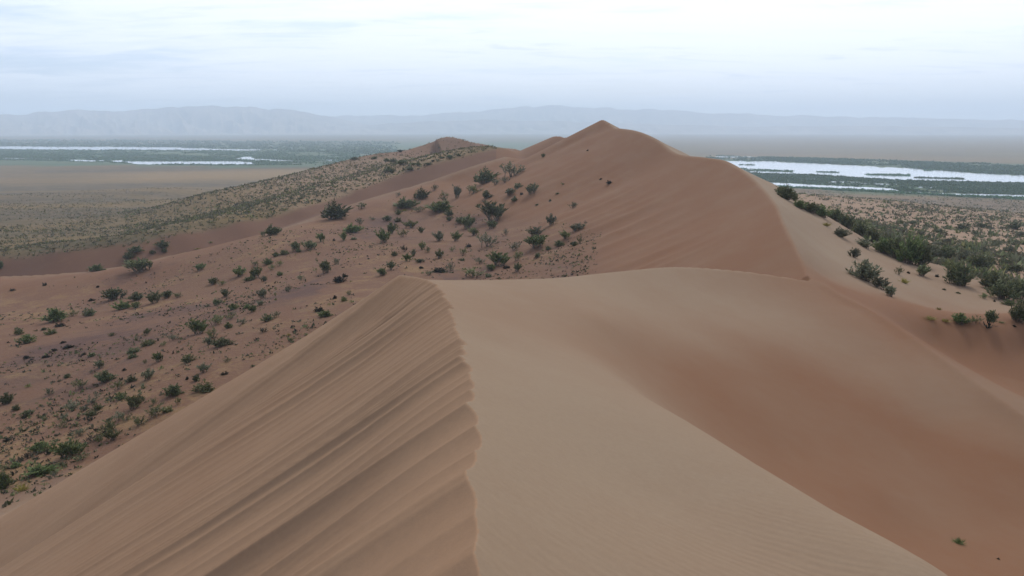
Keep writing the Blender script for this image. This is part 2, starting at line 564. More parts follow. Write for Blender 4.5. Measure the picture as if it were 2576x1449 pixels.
SAND_PALE = (0.212, 0.153, 0.103)
SAND_SLIP_LIT = (0.272, 0.170, 0.102)  # slip-face sand: pinker, and lightened to make up for weak light there
SAND_RED = (0.153, 0.070, 0.035)
SAND_PURPLE = (0.080, 0.045, 0.036)
SAND_STRAW = (0.205, 0.128, 0.060)
PLAIN_OLIVE = (0.125, 0.083, 0.035)
PLAIN_GREY = (0.076, 0.057, 0.032)
PLAIN_SAND = (0.225, 0.145, 0.095)
PLAIN_TAN = (0.265, 0.165, 0.068)
MEADOW = (0.050, 0.092, 0.048)


def ground_material(name):
    m, gg, b = new_mat(name)
    tcn = gg.n('ShaderNodeTexCoord')
    P = tcn.outputs['Object']
    red, basin, plain, pink, tan, green = (attr(gg, k) for k in ('red', 'basin', 'plain', 'pink', 'tan', 'green'))
    # bare sand: grain sorting shifts the hue in patches; masks also paint light and shade
    n1 = gg.noise(gg.mapping(P, scale=(1, .6, 1)), 0.22, 5.0, 0.6)
    n2 = gg.noise(P, 1.9, 6.0, 0.62)
    grain = gg.noise(P, 85.0, 3.0, 0.75)
    f = gg.math('ADD', red, gg.math('MULTIPLY', gg.math('SUBTRACT', n1, 0.5), 0.7))
    f = gg.math('ADD', f, gg.math('MULTIPLY', gg.math('SUBTRACT', n2, 0.5), 0.22), clamp=True)
    sand = gg.mix(f, gg.mix(attr(gg, 'slip_lit'), SAND_PALE, SAND_SLIP_LIT), SAND_RED)
    sand = gg.mix(gg.ramp(red, 1.0, 1.6), sand, (.108, .052, .032))  # bank face darkened by colour to stand for its shade
    coarse = gg.noise(P, 16.0, 4.0, 0.7)
    sand = gg.mix(gg.ramp(grain, .25, .75, 0.0, 0.22, False), sand, (.12, .08, .055))
    sand = gg.mix(gg.ramp(coarse, .35, .7, 0.0, 0.16, False), sand, (.12, .075, .05))
    # basin: straw litter and damp purple-brown crust
    big = gg.noise(gg.mapping(P, rot=(0, 0, 0.5), scale=(1.0, .45, 1)), 0.055, 5.0, 0.6, 0.6)
    mid = gg.noise(P, 0.33, 5.0, 0.65)
    small = gg.noise(P, 2.3, 5.0, 0.7)
    tiny = gg.noise(P, 7.0, 3.0, 0.7)
    purple = gg.ramp(gg.math('ADD', big, gg.math('MULTIPLY', gg.math('SUBTRACT', mid, .5), .5)), .50, .66)
    straw = gg.ramp(gg.math('SUBTRACT', gg.math('ADD', gg.math('MULTIPLY', mid, .6), gg.math('MULTIPLY', small, .5)), gg.math('MULTIPLY', big, .35)), .345, .50)
    straw = gg.math('MULTIPLY', straw, gg.ramp(gg.noise(P, .085, 4.0, .6, .5), .46, .62, .22, 1.0))
    bcol = gg.mix(purple, gg.mix(.72, sand, (.112, .061, .041)), SAND_PURPLE)
    bcol = gg.mix(gg.math('MULTIPLY', straw, .6), bcol, SAND_STRAW)
    speck = gg.math('MULTIPLY', gg.ramp(small, .58, .70), gg.ramp(tiny, .48, .62))
    bcol = gg.mix(gg.math('MULTIPLY', speck, .75), bcol, (.07, .06, .035))
    sand = gg.mix(basin, sand, bcol)
    # far plain: olive, grey-brown and pinkish flats speckled with low scrub
    pb = gg.noise(gg.mapping(P, scale=(.35, 1, 1)), 0.012, 5.0, 0.55)
    pm = gg.noise(P, 0.09, 6.0, 0.68)
    ps = gg.noise(P, 0.42, 4.0, 0.75)
    pf = gg.noise(P, 1.3, 3.0, 0.7)
    olive = gg.mix(gg.ramp(pb, .40, .62), PLAIN_OLIVE, PLAIN_GREY)
    base_c = gg.mix(pink, olive, PLAIN_SAND)
    base_c = gg.mix(gg.ramp(pm, .46, .68, 0, .34), base_c, PLAIN_SAND)
    base_c = gg.mix(gg.math('MULTIPLY', tan, gg.ramp(pb, .30, .55, .55, 1)), base_c, PLAIN_TAN)
    scrub = gg.ramp(gg.math('ADD', gg.math('MULTIPLY', ps, .6), gg.math('MULTIPLY', pf, .4)), .50, .60)
    base_c = gg.mix(gg.math('MULTIPLY', scrub, .55), base_c, (.055, .052, .032))
    gm = gg.noise(gg.mapping(P, scale=(.25, 1, 1)), 0.02, 5.0, 0.6)
    mead = gg.mix(gg.ramp(gm, .40, .62), MEADOW, (.075, .092, .05))
    base_c = gg.mix(green, base_c, mead)
    col = gg.mix(plain, sand, base_c)
    gg.put(b.inputs['Base Color'], col)
    b.inputs['Roughness'].default_value = 0.95
    b.inputs['Specular IOR Level'].default_value = 0.08
    # wind ripples, finer where the sand is close
    rip = gg.n('ShaderNodeTexWave', wave_type='BANDS', bands_direction='Y')
    gg.put(rip.inputs['Vector'], gg.mapping(P, rot=(0, 0, 0.45)))
    rip.inputs['Scale'].default_value = 2.6
    rip.inputs['Distortion'].default_value = 5.0
    rip.inputs['Detail'].default_value = 3.0
    rip.inputs['Detail Scale'].default_value = 0.9
    lump = gg.noise(P, 3.0, 6.0, 0.6)
    hgt = gg.math('ADD', gg.math('MULTIPLY', rip.outputs['Fac'], gg.math('MULTIPLY', attr(gg, 'ripple'), gg.ramp(n1, .35, .65, .0005, .0048))), gg.math('MULTIPLY', grain, 0.0022))
    hgt = gg.math('ADD', hgt, gg.math('MULTIPLY', lump, gg.math('ADD', gg.math('MULTIPLY', basin, 0.10), 0.006)))
    bump = gg.n('ShaderNodeBump')
    bump.inputs['Strength'].default_value = 0.8
    bump.inputs['Distance'].default_value = 1.0
    gg.put(bump.inputs['Height'], hgt)
    m.node_tree.links.new(bump.outputs[0], b.inputs['Normal'])
    return m


M_GROUND = ground_material('sand and plain')


def leaf_material(name, c1, c2, c3):
    m, gg, b = new_mat(name)
    geo = gg.n('ShaderNodeNewGeometry')
    oi = gg.n('ShaderNodeObjectInfo')
    r = geo.outputs['Random Per Island']
    c = gg.mix(gg.ramp(r, 0.0, 0.75), c1, c2)
    c = gg.mix(gg.ramp(r, .8, 1.0), c, c3)
    hs = gg.n('ShaderNodeHueSaturation')
    gg.put(hs.inputs['Color'], c)
    gg.put(hs.inputs['Hue'], gg.ramp(oi.outputs['Random'], 0, 1, .485, .515, False))
    gg.put(hs.inputs['Value'], gg.ramp(oi.outputs['Random'], 0, 1, .75, 1.35, False))
    gg.put(b.inputs['Base Color'], hs.outputs[0])
    b.inputs['Roughness'].default_value = .75
    tr = gg.n('ShaderNodeBsdfTranslucent')
    gg.put(tr.inputs[0], hs.outputs[0])
    mx = gg.n('ShaderNodeMixShader')
    mx.inputs[0].default_value = 0.25
    m.node_tree.links.new(b.outputs[0], mx.inputs[1])
    m.node_tree.links.new(tr.outputs[0], mx.inputs[2])
    m.node_tree.links.new(mx.outputs[0], m.node_tree.nodes['Material Output'].inputs[0])
    return m


M_DARK = leaf_material('dark green twigs', (.046, .056, .024), (.115, .122, .058), (.20, .20, .10))
M_GREEN = leaf_material('green leaves', (.055, .076, .025), (.115, .138, .050), (.20, .205, .085))
M_OLIVE = leaf_material('olive leaves', (.075, .085, .032), (.13, .13, .055), (.22, .19, .09))
M_GREY = leaf_material('grey green twigs', (.080, .082, .048), (.140, .140, .085), (.22, .205, .13))
M_YELLOW = leaf_material('yellow grass', (.16, .14, .03), (.26, .215, .055), (.34, .27, .10))
M_SCRUB = leaf_material('scrub twigs', (.075, .068, .042), (.11, .098, .062), (.15, .13, .08))
M_BLACK = leaf_material('blackish twigs', (.014, .014, .010), (.026, .027, .017), (.05, .048, .03))
M_WETLAND = leaf_material('wetland leaves', (.032, .078, .036), (.056, .12, .052), (.092, .155, .066))


def plain_mat(name, col, rough=.9):
    m, gg, b = new_mat(name)
    tcn = gg.n('ShaderNodeTexCoord')
    n = gg.noise(tcn.outputs['Object'], 6.0, 4)
    gg.put(b.inputs['Base Color'], gg.mix(gg.ramp(n, .3, .7), tuple(c * .7 for c in col), tuple(c * 1.25 for c in col)))
    b.inputs['Roughness'].default_value = rough
    return m


M_WOOD = plain_mat('grey wood', (.13, .10, .075))
M_ROCK, gg_, b_ = new_mat('mountain rock')
P_ = gg_.n('ShaderNodeTexCoord').outputs['Object']
gg_.put(b_.inputs['Base Color'], gg_.mix(gg_.ramp(gg_.noise(P_, .004, 6, .6), .35, .65), (.16, .13, .11), (.27, .22, .18)))
M_WATER, gg_, b_ = new_mat('silty water')
P_ = gg_.n('ShaderNodeTexCoord').outputs['Object']
b_.inputs['Base Color'].default_value = (.46, .50, .55, 1)
b_.inputs['Roughness'].default_value = .12
b_.inputs['Specular IOR Level'].default_value = .5
b_.inputs['IOR'].default_value = 1.33
bp_ = gg_.n('ShaderNodeBump')
bp_.inputs['Strength'].default_value = .15
gg_.put(bp_.inputs['Height'], gg_.noise(gg_.mapping(P_, scale=(.3, 1, 1)), .8, 3))
M_WATER.node_tree.links.new(bp_.outputs[0], b_.inputs['Normal'])

# ---------------------------------------------------------------- build the ground
AZ_STEP, R_STEP1, R_STEP2 = 0.13, 0.0066, 0.0092
X, Y, Z, INFO, NR, NA = make_grid()
V = np.c_[X, Y, Z]
i_, j_ = np.meshgrid(np.arange(NR - 1), np.arange(NA), indexing='ij')
jn_ = (j_ + 1) % NA
Q = np.c_[(i_ * NA + j_).ravel(), ((i_ + 1) * NA + j_).ravel(), ((i_ + 1) * NA + jn_).ravel(), (i_ * NA + jn_).ravel()]


def bump01(x, y, u, v, z, rad):
    c = at_height(u, v, z)
    return np.exp(-((x - c[0]) ** 2 + (y - c[1]) ** 2) / (2 * rad * rad))


def near_poly(x, y, rows):
    return Crest(ph(rows), 3).near(x, y)[0]


def attributes(x, y, z, I):
    r, E = I['r'], I['E']
    E = E & ~((I['DA'] < .8) & (I['SA'] > 2) & (z > I['lee_a'] - .004))
    az = np.arctan2(x, y)
    pe = plain_edge(x, y)
    plain = smin01(pe, -1.0, 3.0)
    far_hill = np.exp(-(I['DF'] / 26.0) ** 2)
    # hue of the bare sand, with shade of hollows and bank painted in
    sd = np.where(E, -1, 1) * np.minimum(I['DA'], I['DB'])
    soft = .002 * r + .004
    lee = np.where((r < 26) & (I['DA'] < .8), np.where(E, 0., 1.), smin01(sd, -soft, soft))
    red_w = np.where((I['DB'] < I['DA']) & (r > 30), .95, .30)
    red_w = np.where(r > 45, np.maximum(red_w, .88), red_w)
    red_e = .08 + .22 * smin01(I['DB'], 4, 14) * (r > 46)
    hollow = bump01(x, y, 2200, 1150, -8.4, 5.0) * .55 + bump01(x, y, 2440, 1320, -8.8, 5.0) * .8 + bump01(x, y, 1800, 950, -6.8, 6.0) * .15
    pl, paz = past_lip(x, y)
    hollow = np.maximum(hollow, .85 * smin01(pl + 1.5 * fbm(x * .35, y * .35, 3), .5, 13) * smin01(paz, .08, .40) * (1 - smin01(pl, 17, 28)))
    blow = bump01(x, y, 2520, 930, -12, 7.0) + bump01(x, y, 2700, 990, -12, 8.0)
    red_e = red_e + np.minimum(hollow, .8) + np.minimum(blow, .9)  # hollow and blowout: redder sand with their shade painted in
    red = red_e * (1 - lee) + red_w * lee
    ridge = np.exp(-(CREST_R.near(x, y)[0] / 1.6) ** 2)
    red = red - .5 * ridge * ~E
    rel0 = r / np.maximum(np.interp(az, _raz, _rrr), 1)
    red = np.where(~E & (az < -.02), red + .55 * smin01(rel0, 1.01, 1.05) + .35 * smin01(rel0, 1.03, 1.09) * (1 - smin01(rel0, 1.3, 1.5)), red)  # paints shade onto the bank behind the low ridge
    slip_lit = lee * np.where(E, 1, smin01(-(z - I['lee_a']), -.6, -.1)) * (I['DA'] < I['DB'])  # mask that brightens the slip face by colour in place of light
    basin = np.where(E, smin01(r, 52, 66) * .55 * smin01(I['DB'], 16, 26), smin01(I['lee_a'] - z, -.1, -1.2))
    basin = np.where(~E, smin01(z - I['lee_a'], .3, 2.0) * (1 - smin01(I['DB'] * 0 + (I['ZB'] - .35 * I['DB'] - 2.0 - z), -3.5, -1.0) * 0), basin)
    flank = smin01(z - (I['base'] + 1.2), 0, 2.5)
    basin = np.where(~E, basin * (1 - flank), basin)
    rel = np.hypot(x, y) / np.maximum(np.interp(az, _raz, _rrr), 1)
    basin = np.where(~E, basin * (1 - .8 * smin01(rel, .80, .97)), basin)
    pink = np.where(az > .1, 1 - .75 * smin01(r, 230, 480), .0)
    hillside = np.exp(-((az + .20) / .13) ** 2) * smin01(r, 180, 240) * (1 - smin01(r, 400, 460))
    pink = np.maximum(pink, np.maximum(hillside * .75, far_hill))
    tan = np.where(az < 0, smin01(r, 800, 880) * (1 - smin01(r, 980, 1070)), 0) * (.2 + .35 * smin01(az, -.52, -.40)) * (1 - .5 * smin01(az, -.2, -.1))
    tan = np.where(az > 0, .3 * smin01(r, 1330, 1420) * (1 - smin01(r, 1500, 1650)), tan)
    gl = np.interp(az, [-.6, -.48, -.40, -.3, -.2], [1290, 1240, 1150, 1075, 1050])
    green = np.where(az < .1, smin01(r, gl, gl + 25) * (1 - .75 * smin01(r, 2300, 3600)), 0)
    bk = ph([(1912, 471, PLAIN_Z), (2063, 480, PLAIN_Z), (2240, 488, PLAIN_Z), (2420, 497.5, PLAIN_Z), (2576, 505, PLAIN_Z), (2720, 512, PLAIN_Z)])
    rb = np.interp(az, [math.atan2(q[0], q[1]) for q in bk], [math.hypot(q[0], q[1]) for q in bk])
    green = np.where(az >= .1, smin01(r, rb - 4, rb + 6) * (1 - .8 * smin01(r, rb + 620, rb + 760)), green)
    ripple = np.where(E, 1 - smin01(r, 10, 40), .15 * (1 - smin01(r, 5, 25)))
    return dict(slip_lit=slip_lit * (1 - smin01(I['SA'], 40, 48)), red=np.clip(red, 0, 1.7), basin=np.clip(basin, 0, 1), plain=plain * (1 - far_hill * .7), pink=np.clip(pink, 0, 1), tan=np.clip(tan, 0, 1), green=np.clip(green, 0, 1), ripple=ripple)


_raz = [math.atan2(p[0], p[1]) for p in ridge_pts]
_rrr = [math.hypot(p[0], p[1]) for p in ridge_pts]
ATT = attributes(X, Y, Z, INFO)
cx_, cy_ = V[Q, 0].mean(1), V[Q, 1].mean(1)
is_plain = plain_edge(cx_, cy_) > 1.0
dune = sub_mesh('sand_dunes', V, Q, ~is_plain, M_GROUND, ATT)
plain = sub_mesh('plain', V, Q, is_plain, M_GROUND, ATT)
# close the small hole under the photographer
ring = V[:NA]
vv = np.vstack([ring, [[0, 0, float(ring[:, 2].mean())]]])
tri = np.c_[np.arange(NA), (np.arange(NA) + 1) % NA, np.full(NA, NA)]
cap = mesh_from('sand_underfoot', vv, tri, M_GROUND, {k: np.r_[v[:NA], v[:NA].mean()] for k, v in ATT.items()})
for o in (dune, plain, cap):
    o['kind'] = 'structure'

# height lookup for planting
_azg = np.radians(np.arange(-42, 42, .125))


def hit(u, v):
    """point on the ground in the line of sight"""
    a, b, c = (float(t) for t in ray_dir(u, v))
    d = np.exp(np.linspace(math.log(2), math.log(2500), 900))
    h = height(a * d, b * d)
    below = (c * d) <= h
    if not below.any():
        return None
    k = int(np.argmax(below))
    if k == 0:
        return None
    lo, hi = d[k - 1], d[k]
    dd = np.linspace(lo, hi, 12)
    hh = height(a * dd, b * dd)
    kk = int(np.argmax((c * dd) <= hh))
    return np.array([a * dd[kk], b * dd[kk], hh[kk]])


# ---------------------------------------------------------------- mountains beyond the valley
def mountains(name, prof, D, depth, seed):
    pts = [at_dist(u, v, D) for u, v in prof]
    paz = [math.atan2(p[0], p[1]) for p in pts]
    pz = [p[2] for p in pts]
    az = np.linspace(paz[0], paz[-1], 520)
    zz = np.interp(az, paz, pz)
    zz = zz + (fbm(az * 60 + seed, az * 0, 4) * 15 + fbm(az * 260, az * 0 + seed, 3) * 3.0) * (zz - PLAIN_Z) / 160
    t = np.linspace(-1, 1, 41)
    A, T = np.meshgrid(az, t)
    R = D + T * depth
    shp = 1 - np.abs(T) ** 0.9
    ridged = 1 - 2 * np.abs(fbm(A * 55 + T * 1.3 + seed, T * 3 + seed, 4))
    H = (zz[None] - PLAIN_Z)
    Zm = PLAIN_Z - 2 + H * (shp * (.55 + .45 * shp) + .8 * (ridged - .7) * shp * (1 - shp) * 2)
    Vm = np.c_[(R * np.sin(A)).ravel(), (R * np.cos(A)).ravel(), Zm.ravel()]
    n = len(az)
    i, j = np.meshgrid(np.arange(len(t) - 1), np.arange(n - 1), indexing='ij')
    q = np.c_[(i * n + j).ravel(), (i * n + j + 1).ravel(), ((i + 1) * n + j + 1).ravel(), ((i + 1) * n + j).ravel()]
    o = mesh_from(name, Vm, q, M_ROCK)
    o['kind'] = 'structure'
    return o


mountains('mountains', [(-500, 300), (-200, 292), (0, 289), (100, 283), (200, 278), (300, 279), (350, 275), (420, 267), (480, 271), (550, 265), (650, 271), (740, 277), (790, 288), (860, 300), (960, 320), (1060, 340)], 8000, 1500, 3.3)
mountains('mountains', [(500, 325), (700, 296), (900, 290), (1050, 289), (1150, 282), (1280, 272), (1370, 265), (1450, 269), (1600, 274), (1700, 278), (1800, 285), (1950, 290), (2200, 295), (2576, 302), (3000, 310)], 9800, 1500, 8.1)
mountains('foothills', [(-400, 330), (0, 318), (300, 312), (500, 316), (800, 322), (1050, 306), (1200, 300), (1400, 304), (1650, 312), (1900, 318), (2200, 316), (2576, 322), (2900, 330)], 7600, 600, 5.2)

# ---------------------------------------------------------------- water of the valley
def strip(name, rows, lift, mat, jag=0.0, n=160, seed=0):
    """rows: (u, v of far edge, v of near edge)"""
    u = np.linspace(rows[0][0], rows[-1][0], n)
    a = np.interp(u, [r[0] for r in rows], [r[1] for r in rows])
    b = np.interp(u, [r[0] for r in rows], [r[2] for r in rows])
    thick = np.maximum(b - a, 0)
    a = a + jag * thick * fbm(u * .06 + seed, u * 0, 3) + .25 * vnoise(u * .15, u * 0 + seed)
    b = b + jag * thick * fbm(u * .07 + seed, u * 0 + 5, 3) + .25 * vnoise(u * .18, u * 0 + seed + 4)
    b = np.maximum(b, a + .05)
    z = PLAIN_Z + lift
    pa = at_height(u, a, z * np.ones(n)).T
    pb = at_height(u, b, z * np.ones(n)).T
    Vw = np.vstack([pa, pb])
    k = np.arange(n - 1)
    return mesh_from(name, Vw, np.c_[k + n, k + n + 1, k + 1, k], mat)


WATER = [
    ('lake', [(1780, 403, 410), (1817, 404.5, 420), (1870, 405.5, 434), (1960, 407.5, 437), (2048, 411, 439.5), (2108, 414, 443), (2176, 417, 447.5), (2256, 421.5, 452.5), (2345, 427.6, 455.5), (2434, 434, 457), (2464, 436.5, 457.5), (2576, 441.5, 460), (2720, 449, 466)], .12),
    ('river', [(1880, 455, 462), (1924, 458, 465), (2063, 465.5, 473.5), (2180, 470.5, 478.5), (2240, 474, 481), (2262, 478, 482)], .15),
    ('river', [(2255, 482.2, 484), (2310, 483, 486.5), (2330, 484.5, 488), (2420, 487.5, 493), (2500, 488.5, 494.5), (2576, 490.5, 497.5), (2720, 495, 504)], .2),
    ('river', [(-80, 369, 375), (0, 368, 374.5), (100, 368.5, 377), (200, 369, 377), (330, 369.5, 376.5), (420, 370, 377.5), (490, 372.5, 378.5), (560, 375.5, 378.7), (660, 375.6, 378)], .15),
    ('river', [(690, 376.8, 378.6), (755, 376.8, 378.8)], .1),
    ('river', [(315, 405.5, 409.5), (350, 406, 413), (430, 406, 414), (520, 405.5, 414.6), (600, 405.5, 414.6), (640, 408, 413.6)], .22),
    ('pond', [(166, 401.5, 404), (200, 402, 406), (262, 403, 405.5)], .3),
    ('pond', [(284, 403, 406.5), (310, 403, 409)], .2),
    ('pond', [(590, 399, 401), (608, 396, 402), (615, 394, 403), (634, 394, 404), (640, 399, 404.5), (700, 402, 404.8), (740, 403.5, 405)], .1),
    ('pond', [(798, 401.8, 404.2), (845, 401.8, 404.4)], .1),
    ('pond', [(8, 398, 401), (60, 398.6, 400.6), (125, 400, 402)], .2),
    ('pond', [(2022, 449, 451), (2075, 451.5, 454)], .2),
    ('pond', [(2085, 455.5, 458.5), (2165, 458.5, 461)], .2),
    ('pond', [(2165, 460.5, 462.8), (2262, 462.8, 465)], .2),
    ('pond', [(2310, 469.5, 472), (2358, 471.5, 474)], .1),
    ('pond', [(1800, 393, 396), (1905, 394.5, 396.3)], .1),
    ('pond', [(2085, 403.5, 405.5), (2109, 403.5, 405.5)], .1),
]
for k, (nm, rows, jag) in enumerate(WATER):
    o = strip(nm, rows, .25 + .004 * k, M_WATER, jag, seed=k * 3.7)
    o['kind'] = 'structure'

# ---------------------------------------------------------------- shrub builders (unit size: 1 wide, 1 high)
def blades_mesh(name, P, D, L, Wd, mat, rng):
    """one narrow diamond leaf per row"""
    n = len(P)
    D = D / np.linalg.norm(D, axis=1, keepdims=True)
    R = rng.normal(size=(n, 3))
    S = np.cross(D, R)
    S /= np.linalg.norm(S, axis=1, keepdims=True) + 1e-9
    L, Wd = L[:, None], Wd[:, None]
    v = np.stack([P, P + D * L * .5 + S * Wd * .5, P + D * L, P + D * L * .5 - S * Wd * .5], 1).reshape(-1, 3)
    return v, np.arange(4 * n).reshape(n, 4)


def data_mesh(name, v, q, mat):
    me = bpy.data.meshes.new(name)
    nq = len(q)
    me.vertices.add(len(v))
    me.vertices.foreach_set('co', np.ascontiguousarray(v, np.float32).ravel())
    me.loops.add(nq * 4)
    me.loops.foreach_set('vertex_index', np.ascontiguousarray(q, np.int32).ravel())
    me.polygons.add(nq)
    me.polygons.foreach_set('loop_start', np.arange(0, nq * 4, 4, dtype=np.int32))
    me.update(calc_edges=True)
    me.materials.append(mat)
    return me


def stems(rng, n, elev, reach_w, reach_h, lean=(0, 0), spread=.12, foot=.08):
    """curved stems from the root collar; returns polylines (n, 6, 3)"""
    az = rng.uniform(0, 2 * np.pi, n)
    el = np.radians(rng.uniform(*elev, n))
    k = rng.uniform(.72, 1.08, n)
    end = np.c_[np.cos(az) * np.cos(el) * reach_w * k, np.sin(az) * np.cos(el) * reach_w * k, np.sin(el) * reach_h * k]
    end[:, 0] += lean[0] * end[:, 2]
    end[:, 1] += lean[1] * end[:, 2]
    st = np.c_[rng.normal(0, foot, n), rng.normal(0, foot, n), np.full(n, -.04)]
    st[:, :2] += end[:, :2] * spread
    t = np.linspace(0, 1, 6)[None, :, None]
    mid = (st + end) / 2 + np.c_[rng.normal(0, .05, n), rng.normal(0, .05, n), rng.uniform(-.04, .10, n)]
    return (1 - t) ** 2 * st[:, None] + 2 * t * (1 - t) * mid[:, None] + t * t * end[:, None]


def wood_mesh(poly, r0, r1):
    """three-sided tapered twigs along the stems"""
    n, m, _ = poly.shape
    rad = np.linspace(r0, r1, m)
    ang = np.array([0, 2.094, 4.189])
    off = np.stack([np.cos(ang), np.sin(ang), 0 * ang], 1)
    v = (poly[:, :, None, :] + rad[None, :, None, None] * off[None, None]).reshape(-1, 3)
    q = []
    for a in range(m - 1):
        for b in range(3):
            q.append([a * 3 + b, a * 3 + (b + 1) % 3, (a + 1) * 3 + (b + 1) % 3, (a + 1) * 3 + b])
    q = np.array(q)
    return v, (q[None] + (np.arange(n) * m * 3)[:, None, None]).reshape(-1, 4)


def leaves_on(rng, poly, per, t0, L, Wd, fan):
    n, m, _ = poly.shape
    t = t0 + (1 - t0) * rng.random((n, per)) ** .8
    f = t * (m - 1)
    i = np.minimum(f.astype(int), m - 2)
    k = np.arange(n)[:, None]
    a, b = poly[k, i], poly[k, i + 1]
    p = (a + (b - a) * (f - i)[..., None]).reshape(-1, 3)
    d = (b - a).reshape(-1, 3)
    d /= np.linalg.norm(d, axis=1, keepdims=True)
    d = d + rng.normal(0, fan, d.shape)
    d[:, 2] += .15
    p = p + rng.normal(0, .018, p.shape)
    N = len(p)
    return p, d, rng.uniform(.6, 1.3, N) * L, rng.uniform(.7, 1.3, N) * Wd


KIND = {
    # stems, elevation, reach w/h, lean, leaves per stem, first leaf, leaf L, leaf W, fan
    'dome': (42, (18, 88), .50, .95, (0, 0), 26, .30, .13, .040, .45),
    'wind': (46, (12, 80), .50, .95, (.18, 0), 28, .25, .14, .038, .40),
    'broom': (24, (42, 88), .55, 1.0, (.06, 0), 24, .30, .17, .034, .30),
    'sparse': (16, (30, 86), .55, 1.0, (0, .05), 20, .35, .14, .030, .50),
    'big': (50, (22, 88), .50, 1.0, (0, 0), 30, .28, .12, .030, .42),
    'low': (36, (8, 60), .50, .75, (0, 0), 18, .15, .15, .050, .50),
    'cushion': (40, (5, 85), .46, .80, (0, 0), 16, .30, .16, .070, .60),
}
PROTO = {}


def proto(kind, mat, variant):
    key = (kind, mat.name, variant)
    if key in PROTO:
        return PROTO[key]
    rng = np.random.default_rng(abs(hash(kind + str(variant))) % 9973 if False else sum(map(ord, kind)) * 31 + variant * 7)
    if kind == 'tuft':
        n = 150
        az, el = rng.uniform(0, 6.28, n), np.radians(rng.uniform(25, 88, n))
        P = np.c_[rng.normal(0, .13, n), rng.normal(0, .13, n), np.full(n, -.03)]
        D = np.c_[np.cos(az) * np.cos(el), np.sin(az) * np.cos(el), np.sin(el)]
        fv, fq = blades_mesh('foliage', P, D, rng.uniform(.5, 1.05, n), rng.uniform(.02, .05, n), mat, rng)
        PROTO[key] = (data_mesh('foliage', fv, fq, mat), None, data_mesh('tuft', fv, fq, mat))
        return PROTO[key]
    ns, el, rw, rh, lean, per, t0, L, Wd, fan = KIND[kind]
    poly = stems(rng, ns, el, rw, rh, lean)
    # uneven crown: some stems stay short, a few gaps
    cut = rng.uniform(.55, 1.0, ns)
    poly = poly[:, :1] + (poly - poly[:, :1]) * cut[:, None, None]
    fv, fq = blades_mesh('foliage', *leaves_on(rng, poly, per, t0, L, Wd, fan), mat, rng)
    wv, wq = wood_mesh(poly[: max(10, ns // 2)], .016, .005)
    # bring the crown to unit width and height
    ctr = (np.percentile(fv[:, :2], 2, axis=0) + np.percentile(fv[:, :2], 98, axis=0)) / 2
    ext = np.ptp(np.percentile(fv[:, :2], [3, 97], axis=0), axis=0).mean()
    top = np.percentile(fv[:, 2], 98)
    for a in (fv, wv):
        a[:, :2] = (a[:, :2] - ctr) / ext * 1.02
        a[:, 2] /= top
    both = np.vstack([fv, wv])
    me = data_mesh('shrub', both, np.vstack([fq, wq + len(fv)]), mat)
    PROTO[key] = (data_mesh('foliage', fv, fq, mat), data_mesh('branches', wv, wq, M_WOOD), me)
    return PROTO[key]


# ---------------------------------------------------------------- where the shrubs stand
# five close-up windows on the photograph: origin and scale of their pixels
WIN = {'A': (0, 536.7, .23437), 'B': (469.6, 536.7, .23437), 'C': (805, 375.7, .28646), 'D': (1911.9, 429.3, .29635), 'E': (0, 838.5, .30097)}
